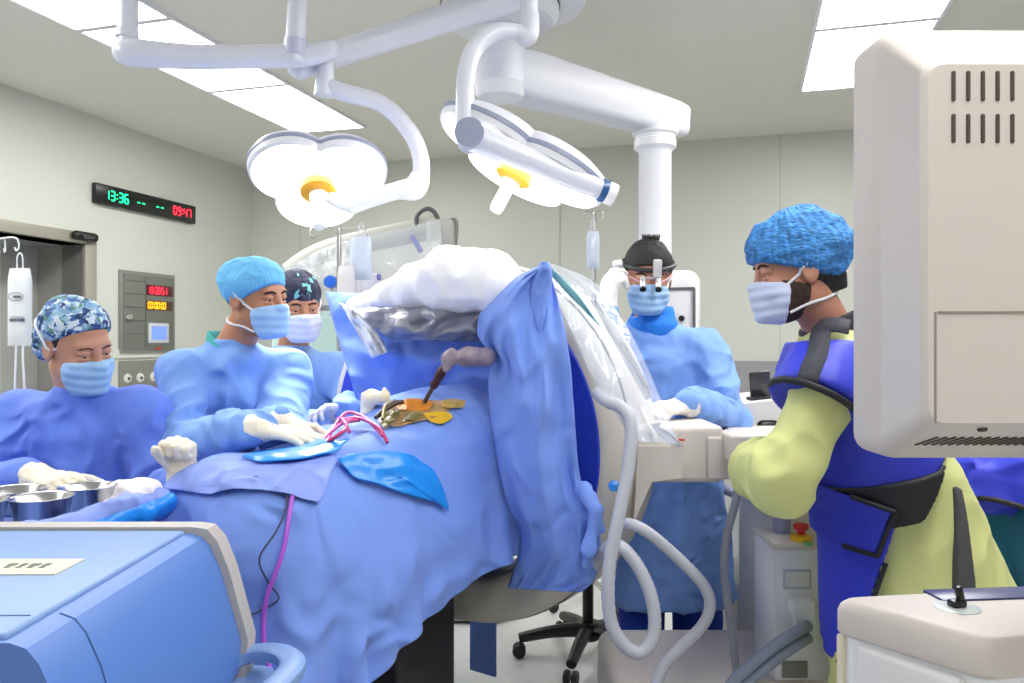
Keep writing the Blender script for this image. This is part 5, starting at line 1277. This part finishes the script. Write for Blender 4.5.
# woman at the instrument table
H = Frame(P(77, 345, 2.26), 62, 18, -8, 1.0); nk = P(84, 400, 2.30)
sh = (P(20, 415, 2.32), P(141, 411, 2.30)); el = (P(-22, 500, 2.16), P(168, 522, 2.22)); wr = (P(36, 478, 1.94), P(184, 478, 2.00))
pe = np.array([-1.20, 2.36, .86]); hips, feet = stand(pe[0], pe[1], 15, hipz=.80)
r1, hp1 = person('person in pale floral cap and blue gown at the steel bowls, far left', H, nk, sh, el, wr,
    [(P(96, 482, 1.83) - P(38, 474, 1.94), (.1, .25, -1), (.25, .3, .35, .45), .2), (np.array([-.02, -.15, 1.0]), (-.2, -.9, -.1), (1.3, 1.35, 1.4, 1.4), 1.2, 1.0)],
    rows(nk, sh[0][2], 15, pe, .35, w=1.0, dep=1.0), hips, feet, M_skin1, M_gown_w, M_glove, seed=1.3, mask_m=M_mask, brow_w=.55, straps_over_cap=cap_prims(Frame(P(77, 345, 2.26), 62, 18, -8, 1.0), c=(0, -.02, .045)))
cap(H, r1, mat_blotch('floral_blue', [(60, 96, 160), (150, 186, 214), (206, 222, 232), (92, 140, 130), (40, 60, 110), (120, 160, 200)], 62), 'surgical_cap', seed=2, c=(0, -.02, .05), r=(.088, .106, .086), front=(.085, .076), back=(-.1, -.05), extra=(H.ell((0, -.105, -.01), (.058, .05, .055), k=.03),))
bun = [H.ell((0, -.115, -.035), (.052, .046, .052), k=.01)]
V, Fq = solid(bun, .004); N = normals(V, Fq); build('cap_bun_cover', V + N * (.004 * ridge(V * 40))[:, None], Fq, MATS['floral_blue'], r1)
hr = [H.ell((0, -.018, .03), (.0795, .098, .088)), H.half((0, .02, .0), (0, 1, -.35)), H.half((0, 0, -.06), (0, 0, -1))]
V, Fq = solid(hr, .005); build('hair', V, Fq, M_hair, r1)

# light-capped surgeon
H = Frame(P(255, 297, 2.54), 66, 6, -6, 1.0); nk = P(232, 352, 2.58)
sh = (P(184, 374, 2.50), P(290, 371, 2.66)); el = (P(180, 450, 2.30), P(280, 446, 2.46)); wr = (ondrape(256, 452, .060), ondrape(287, 431, .055))
pe = np.array([-.90, 2.68, .88]); hips, feet = stand(pe[0], pe[1], 30, hipz=.86)
r2, hp2 = person('person in plain light blue cap and gown resting gloved hands on the drape', H, nk, sh, el, wr,
    [(ondrape(318, 449, .036) - ondrape(256, 452, .060), (.15, .2, -1), (.08, .1, .12, .2), .1), (np.array([.9, .25, -.25]), (-.3, -.5, -.8), (.35, .4, .5, .6), .4)],
    rows(nk, sh[0][2], 32, pe, .35), hips, feet, M_skin3, M_gown, M_glove, seed=4.1, mask_m=M_mask, eye_col=(50, 34, 26))
cap(H, r2, mat('cap_sky_blue', (104, 184, 236), .75, bump=.15, bscale=200, sss=.05), 'surgical_cap', gather=.0018, noise=.005, seed=5, c=(0, -.014, .042), r=(.090, .112, .0855), front=(.098, .054), back=(-.11, -.085))
hr = [H.ell((0, -.014, .03), (.0785, .0985, .088)), H.half((0, .012, .0), (0, 1, -.2)), H.half((0, 0, -.045), (0, 0, -1))]
V, Fq = solid(hr, .005); build('hair', V, Fq, M_hair, r2)
cr = [Cone(nk + UP * .015 + (.0, .0, 0), nk + UP * .040, .086, .078, k=.01), Cone(nk + UP * .0, nk + UP * .14, .062, .075, k=.006, op='s'), Half(nk + UP * .03 + (.03, -.02, 0), (.55, -.5, 1), .005)]
V, Fq = solid(cr, .005); build('scrub_collar', V, Fq, M_teal, r2)

# dark floral capped surgeon
H = Frame(P(298, 306, 3.08), 30, 12, -4, 1.03); nk = P(292, 356, 3.14)
sh = (P(250, 374, 3.16), P(338, 371, 3.14)); el = (P(262, 440, 3.02), P(366, 420, 3.02)); wr = (P(318, 428, 2.72), P(349, 411, 2.74))
pe = np.array([-.86, 3.22, .88]); hips, feet = stand(pe[0], pe[1], 14, hipz=.86)
r3, hp3 = person('person in dark floral cap and pale blue gown behind the light-capped one', H, nk, sh, el, wr,
    [(np.array([.5, -.6, -.3]), (.3, .2, -.9), (.4, .4, .5, .5), .3), (np.array([-.8, -.4, .05]), (-.2, -.6, -.75), (.35, .45, .55, .6), .35)],
    rows(nk, sh[0][2], 14, pe, .35), hips, feet, M_skin3, M_gown_b, M_glove2, seed=8.7, mask_m=M_mask2, eye_col=(44, 30, 24))
cap(H, r3, mat_blotch('floral_dark', [(34, 38, 62), (44, 44, 70), (120, 190, 190), (30, 34, 54), (60, 56, 86), (36, 40, 66)], 46), 'surgical_cap', seed=9, r=(.084, .105, .088), c=(0, -.012, .05), front=(.098, .034), back=(-.1, -.04))

# doctor with loupes
H = Frame(P(648, 277, 2.95), -6, 12, 2, 1.03); nk = P(652, 328, 3.00)
sh = (P(607, 344, 3.0), P(706, 349, 2.98)); el = (P(594, 366, 2.84), P(727, 416, 2.86)); wr = (P(607, 304, 2.84), P(686, 405, 2.60))
pe = np.array([.60, 3.06, .90]); hips, feet = stand(pe[0], pe[1], 0, hipz=.90)
r4, hp4 = person('person in black cap with magnifying loupes raising a hand to the headband', H, nk, sh, el, wr,
    [(np.array([.22, -.06, 1.0]), (.75, .5, .1), (.5, .6, .8, .9), .35), (P(640, 412, 2.50) - P(690, 404, 2.60), (-.1, .35, -.9), (.5, .55, .6, .65), .35)],
    rows(nk, sh[0][2], 0, pe, .44, flare=.245, w=1.02), hips, feet, M_skin4, M_gown, M_glove2, seed=12.2, mask_m=M_mask, amp=.010)
hr = [H.ell((0, -.012, .042), (.086, .106, .094), k=.02), H.half((0, .098, .055), (0, .075, -.19), .006)]
V, Fq = solid(hr, .004); N = normals(V, Fq); q = H.loc(V)
build('black_cap', V + N * (.003 * vn(q * 30) + .004 * np.clip(q[:, 2] - .1, 0, .03) / .03 * ridge(q * 60))[:, None], Fq, mat('cap_black', (26, 24, 28), .75, bump=.2, bscale=90), r4)
tf = MB()
for k in range(9): tf.tube([H.w(-.02 + .006 * k, -.01 + .006 * (k % 3), .132), H.w(-.026 + .0075 * k, -.012 + .006 * (k % 3), .152)], [.006, .002], 8, smooth=False)
tf.build('hair_tuft', M_hair, r4)
hb_ = project(H, hr + hp4, [(.09 * math.sin(a), -.01 + .11 * math.cos(a), .048 - .012 * math.cos(a)) for a in np.linspace(-math.pi, math.pi, 40)], .003)
lu = MB().tube(hb_, .009, 10, smooth=False).build('headband', mat('band_dark', (40, 40, 44), .5), r4)
for sx in (-1, 1):
    MB().tube([H.w(sx * .026, .117, .012), H.w(sx * .026, .146, -.004), H.w(sx * .026, .160, -.018)], [.010, .012, .0105], 16).build('loupe_barrel', mat('loupe_silver', (206, 206, 208), .25, .6), lu)
    MB().tube([H.w(sx * .026, .160, -.018), H.w(sx * .026, .166, -.0225)], [.0115, .0115], 16, smooth=False).build('loupe_lens', M_black, lu)
MB().tube([H.w(-.026, .125, .010), H.w(0, .126, .013), H.w(.026, .125, .010)], .004, 8).build('loupe_bridge', MATS['loupe_silver'], lu)
MB().box(H.w(.022, .122, .046), (.030, .026, .062), [H.l, H.f, H.u], .006, 2).build('headlight', mat('headlight_silver', (214, 214, 216), .3, .4), lu)
MB().tube([H.w(-.098, .02, .048), H.w(-.125, .03, .044)], [.016, .014], 16, smooth=False).build('adjusting_knob', mat('knob_pale', (222, 222, 226), .3), lu)
fr_ = MB().tube([H.w(-.078, .02, .012), H.w(-.066, .09, .01), H.w(-.05, .112, .004), H.w(-.03, .118, -.002)], .003, 8).build('spectacle_frame', mat('frame_pink', (206, 150, 160), .4), lu)
fr_ = MB().tube([H.w(.078, .02, .012), H.w(.066, .09, .01), H.w(.05, .112, .004), H.w(.03, .118, -.002)], .003, 8)
fr_.build('spectacle_frame', mat('frame_pink', (206, 150, 160), .4), lu)
cr = [Cone(nk + UP * .012, nk + UP * .045, .098, .084, k=.01), Cone(nk, nk + UP * .14, .066, .078, k=.006, op='s'), Half(nk + UP * .05 + (-.05, -.05, 0), (-.75, -.25, 1), .005)]
V, Fq = solid(cr, .005); build('scrub_collar', V, Fq, M_scrub, r4)
def trousers(root, hips, knees, feet, m, r=(.105, .088, .085), top=None):
    pr = []
    for i in (0, 1):
        kn = knees[i]; an = feet[i] + UP * .06
        pr += [Cone(hips[i], kn, r[0], r[1], k=.04), Cone(kn, an, r[1], r[2], k=.02)]
    pr.append(Half(feet[0] + UP * .06, (0, 0, -1), .004))
    V, Fq = solid(pr, .011); N = normals(V, Fq)
    V = V + N * (.010 * ridge(V * np.array([8, 8, 3.5])) - .002)[:, None]; return build('trousers', V, Fq, m, root)
kn4 = [hips[i] * .55 + feet[i] * .45 + np.array([0, -.02, 0]) for i in (0, 1)]
trousers(r4, hips, kn4, feet, M_scrub_dark)

# technician in lead apron, seen from the side
H = Frame(P(796, 270, 2.0), -92, 10, 0, 1.0); nk = P(833, 338, 2.04)
sh = (P(858, 372, 2.22), P(828, 378, 1.90)); el = (P(842, 470, 2.34), P(780, 478, 1.84)); wr = (P(796, 448, 2.44), P(757, 466, 2.07))
pe = np.array([1.0, 2.06, .88]); hips, feet = stand(1.06, 2.06, -92, hipz=.86)
def trow(neck):
    Y_ = math.radians(-97); n = neck
    return [(n[2] + .05, n[0] - .01, n[1], .068, .068, Y_), (n[2] + .01, n[0] + .005, n[1], .085, .080, Y_), (1.345, .83, 2.06, .15, .115, Y_), (1.25, .88, 2.06, .185, .145, Y_), (1.12, .945, 2.06, .19, .160, Y_), (1.0, 1.005, 2.06, .20, .175, Y_),
            (.86, 1.04, 2.06, .22, .20, Y_), (.7, 1.07, 2.06, .25, .225, Y_), (.4, 1.10, 2.06, .28, .25, Y_)]
M_yellow = mat('isolation_gown_yellow', (216, 222, 150), .75, bump=.12, bscale=200, sss=.08)
R5 = trow(nk)
r5, hp5 = person('person in yellow gown, blue net cap and royal blue apron, in profile', H, nk, sh, el, wr,
    [(np.array([-.8, .3, -.3]), (0, 0, -1), (.3, .3, .4, .4), .3), (P(738, 452, 2.26) - P(757, 466, 2.07), (.1, .1, -1), (.3, .35, .4, .45), .3)],
    R5, hips, feet, M_skin4, M_yellow, M_glove2, seed=15.6, mask_m=mat('mask_white_blue', (196, 208, 238), .8, bump=.1, bscale=200), sleeve=(.066, .068, .070), gown_name='isolation_gown', amp=.012, ampa=.014, eye_col=(46, 32, 24))
capm = mat('cap_net_blue', (62, 134, 204), .7, bump=.8, bscale=80, stretch=(1, 1, 2.4), var=.45, vscale=52)
cap(H, r5, capm, 'bouffant_cap', gather=.0026, noise=.006, seed=3, r=(.100, .132, .104), c=(0, -.018, .052), front=(.118, .042), back=(-.13, -.058))
hr = [H.ell((0, -.016, .028), (.0795, .0985, .088)), H.cone((0, -.07, -.04), (0, -.08, -.085), .05, .035, k=.02), H.half((0, -.020, .0), (0, 1, -.05)), H.half((0, 0, -.082), (0, -.15, -1))]
V, Fq = solid(hr, .004); build('hair', V, Fq, M_hair, r5)
bd = head_prims(H)[:5]
bp_ = [Fn(lambda X, Y, Z: field(bd, X, Y, Z) - .0022, op='u', bb=(H.o - .14, H.o + .14)), H.half((0, 0, -.038), (0, -.35, 1), .004), H.half((0, .055, 0), (0, 1, .2), .004), H.half((0, -.02, 0), (0, -1, -.25), .004), H.half((0, 0, -.128), (0, 0, -1), .01)]
V, Fq = solid(bp_, .0035, lo=H.o - .15, hi=H.o + .15); N = normals(V, Fq); build('beard', V + N * (.0012 * vn(V * 160))[:, None], Fq, mat('beard_dark', (58, 42, 36), .9, bump=.5, bscale=300), r5)
cl = [Cone(nk + UP * .02, nk + UP * .075 + (-.01, 0, 0), .084, .078, k=.01), Cone(nk - UP * .02, nk + UP * .14, .068, .072, k=.006, op='s'), Half(nk + UP * .06, (-.5, 0, 1), .005)]
V, Fq = solid(cl, .005); build('dark_collar', V, Fq, mat('collar_dark', (52, 50, 54), .8), r5)
# the apron: shells standing off the gown
M_apron = mat('apron_royal', (44, 56, 200), .55, bump=.15, bscale=26); M_trim = mat('apron_trim_black', (24, 24, 32), .6)
big = [list(r) for r in R5]
def off_rows(d, zlo=None, zhi=None):
    return [(r[0], r[1], r[2], r[3] + d, r[4] + d, r[5]) for r in R5]
ad = nrm(el[1] - sh[1])
shcap = Cone(nk - UP * .035 + (.015, -.02, 0), sh[1] + ad * .06, .108, .110, k=.04)
vest = [shcap, Cone(nk - UP * .04, sh[0], .10, .105, k=.05), Half(sh[1] + ad * .075, ad * 1.0 + np.array([0, -.2, 0]), .006), Loft(off_rows(.028), k=.03),
        Half((1.01, 1.85, 1.14), nrm((.73, 0, -.68)), .004), Half((0, 0, nk[2] - .012), (0, 0, 1), .006), Half((0, 0, .985), (0, 0, -1), .004)]
V, Fq = solid(vest, .0085); V = fold_cloth(V, Fq, [], 1.2, .006, 0, 21.); build('apron_vest', V, Fq, M_apron, r5)
skirt = [Loft(off_rows(.036), k=.02), Half((.885, 1.85, .95), nrm((.93, 0, -.2)), .004), Half((0, 0, .99), (0, 0, 1), .004), Half((0, 0, .52), (0, 0, -1), .004)]
V, Fq = solid(skirt, .006, smooth=2); build('apron_skirt', V, Fq, M_apron, r5)
belt = [Loft(off_rows(.042), k=.02), Half((0, 1.85, 1.075), nrm((.35, 0, 1)) , .004) if False else Half((.86, 1.85, 1.085), nrm((-.30, 0, 1)), .004), Half((.86, 1.85, .975), nrm((.36, 0, -1)), .004), Half((.955, 0, 1.03), nrm((1, 0, -.5)), .006)]
V, Fq = solid(belt, .007); build('apron_belt', V, Fq, M_trim, r5)
gap = [Loft(off_rows(.022), k=.02), Half((1.055, 0, 1.08), nrm((1, 0, .02)), .003), Half((1.03, 0, 1.08), nrm((-1, 0, .08)), .003), Half((0, 2.06, 0), (0, 1, 0), .003), Half((1.04, 0, 1.08), nrm((.3, 0, 1)), .003), Half((0, 0, .66), (0, 0, -1), .003)]
V, Fq = solid(gap, .006, smooth=1); build('dark_underlayer', V, Fq, mat('underlayer_charcoal', (78, 80, 82), .85), r5)
flap = [Loft(off_rows(.052), k=.02), Half((.86, 1.85, 1.035), nrm((.3, 0, 1)), .004), Half((.80, 1.85, .925), nrm((-.12, 0, -1)), .004), Half((.865, 0, .97), nrm((1, 0, -.25)), .004)]
V, Fq = solid(flap, .004, smooth=2); build('apron_flap', V, Fq, M_apron, r5)
# black bindings
vp = [vest[0], vest[3]]
def onfield(prims, pts, off):
    Q = np.asarray(pts, float)
    for _ in range(25):
        d = fpts(prims, Q); Q = Q + fgrad(prims, Q) * np.clip(off - d, -.03, .03)[:, None]
    return Q
e1_ = nrm(np.cross(ad, (0, 1, 0))); e2_ = np.cross(ad, e1_)
hole = [sh[1] + ad * .072 + .110 * (e1_ * math.cos(a) + e2_ * math.sin(a)) for a in np.linspace(0, 2 * math.pi, 40)]
hole = onfield([shcap], hole, .0)
MB().tube(hole, .0085, 10, caps=False, smooth=False).build('armhole_binding', M_trim, r5)
st_ = onfield(vp, [spl([nk + (-.01, -.10, .0), (nk + sh[1]) / 2 + (-.03, -.03, .06), sh[1] + (-.045, -.05, .07), sh[1] + ad * .02 + (-.06, -.07, 0)], a) for a in np.linspace(0, 1, 16)], .002)
V = []; w_ = .024
for i, p in enumerate(st_):
    tg_ = nrm(st_[min(i + 1, 15)] - st_[max(i - 1, 0)]); n_ = fgrad(vp, st_[i:i + 1])[0]; s_ = nrm(np.cross(tg_, n_)); V += [p - s_ * w_, p + s_ * w_]
V = onfield(vp, V, .003)
build('shoulder_stripe', V, np.array([(2 * i, 2 * i + 1, 2 * i + 3, 2 * i + 2) for i in range(15)]), mat('stripe_charcoal', (62, 64, 74), .8, bump=.4, bscale=300), r5, solid=.005)
def near_side(prims, x, z):
    lo, hi = 1.4, 2.05
    for _ in range(30):
        y = (lo + hi) / 2
        if fpts(prims, np.array([[x, y, z]]))[0] > 0: lo = y
        else: hi = y
    return np.array([x, lo - .002, z])
sk = [Loft(off_rows(.036))]
MB().tube([near_side(sk, .885 + .215 * (z - .95), z) for z in np.linspace(.90, .62, 12)], .006, 8, smooth=False).build('skirt_binding', M_trim, r5)
fl = [Loft(off_rows(.052))]
tl_, tr_, br_, bl_ = (.805, 1.0515), (.881, 1.0285), (.8535, .9185), (.805, .9245)
for (p, q) in ((tl_, tr_), (tr_, br_), (br_, bl_)):
    MB().tube([near_side(fl, p[0] + (q[0] - p[0]) * k / 12, p[1] + (q[1] - p[1]) * k / 12) for k in range(13)], .006, 8, smooth=False).build('flap_binding', M_trim, r5)
ve = [Loft(off_rows(.028))]
MB().tube([near_side(ve, 1.01 + .93 * (z - 1.14), z) for z in np.linspace(1.13, 1.0, 10)], .006, 8, smooth=False).build('vest_binding', M_trim, r5)

# person at the right edge, mostly behind the monitor
H = Frame((1.98, 2.62, 1.60), 100, 15, 0, 1.0); nk = np.array([1.93, 2.62, 1.42])
sh = (np.array([1.88, 2.44, 1.36]), np.array([1.90, 2.82, 1.36])); el = (np.array([2.02, 2.40, 1.10]), np.array([2.05, 2.86, 1.10])); wr = (np.array([2.25, 2.45, 1.05]), np.array([2.25, 2.8, 1.05]))
hips, feet = stand(1.74, 2.62, 100, hipz=.86)
Y_ = math.radians(100)
R6 = [(1.46, 1.92, 2.62, .066, .066, Y_), (1.36, 1.88, 2.62, .14, .10, Y_), (1.2, 1.80, 2.62, .19, .14, Y_), (1.05, 1.74, 2.62, .20, .19, Y_), (.98, 1.71, 2.62, .21, .20, Y_), (.90, 1.70, 2.62, .22, .20, Y_)]
r6, hp6 = person('bending person in royal blue apron and teal scrubs at the right edge', H, nk, sh, el, wr,
    [(np.array([1, 0, -.2]), (0, 0, -1), (.3, .3, .3, .3), .3), (np.array([1, 0, -.2]), (0, 0, -1), (.3, .3, .3, .3), .3)], R6, hips, feet, M_skin4, M_apron, M_glove2, seed=30, gown_name='lead_apron', sleeve=(.07, .065, .058))
V, Fq = solid([H.ell((0, -.014, .05), (.088, .112, .088)), H.half((0, .098, .05), (0, .12, -.19))], .005); build('surgical_cap', V, Fq, MATS['cap_sky_blue'], r6)
M_tealdark = mat('scrubs_petrol', (26, 104, 134), .85)
kn = [hips[i] * .55 + feet[i] * .45 for i in (0, 1)]
trousers(r6, hips, kn, feet, M_tealdark, (.16, .11, .09))
q = [(1.70 + .225 * math.cos(a), 2.62 + .22 * math.sin(a), .905 - .02 * math.sin(3 * a)) for a in np.linspace(0, 2 * math.pi, 40)]
MB().tube(q, .009, 8, caps=False, smooth=False).build('apron_binding', M_trim, r6)
# ------------------------------------------------------------------ light and camera
sc = bpy.context.scene
w = bpy.data.worlds.new('World'); sc.world = w; w.use_nodes = True
w.node_tree.nodes['Background'].inputs[0].default_value = (.9, .95, 1, 1); w.node_tree.nodes['Background'].inputs[1].default_value = .3
def lamp_light(name, c, n, size, energy):
    l = bpy.data.lights.new(name, 'SPOT'); l.energy = energy; l.shadow_soft_size = size; l.spot_size = math.radians(62); l.spot_blend = .6; l.color = (1, .98, .95)
    o = bpy.data.objects.new(name, l); C.objects.link(o); o.location = Vector(c) + Vector(n) * .06
    o.rotation_euler = Vector(n).to_track_quat('-Z', 'Y').to_euler()
lamp_light('surgical_beam', c1, n1, .18, 85)
lamp_light('surgical_beam', c2, nrm((-.12, -.05, -1)), .2, 100)
cam = bpy.data.cameras.new('camera'); co = bpy.data.objects.new('camera', cam); C.objects.link(co)
co.location = (0, 0, HC); co.rotation_euler = (math.pi / 2, 0, 0); cam.sensor_width = 36; cam.lens = F * 36 / 1024; cam.clip_start = .05
sc.camera = co
vs = sc.view_settings; vs.view_transform = 'Standard'; vs.look = 'None'; vs.exposure = 0.42; vs.gamma = 1; vs.use_curve_mapping = False
sc.cycles.use_denoising = True; sc.cycles.max_bounces = 10; sc.cycles.transparent_max_bounces = 12
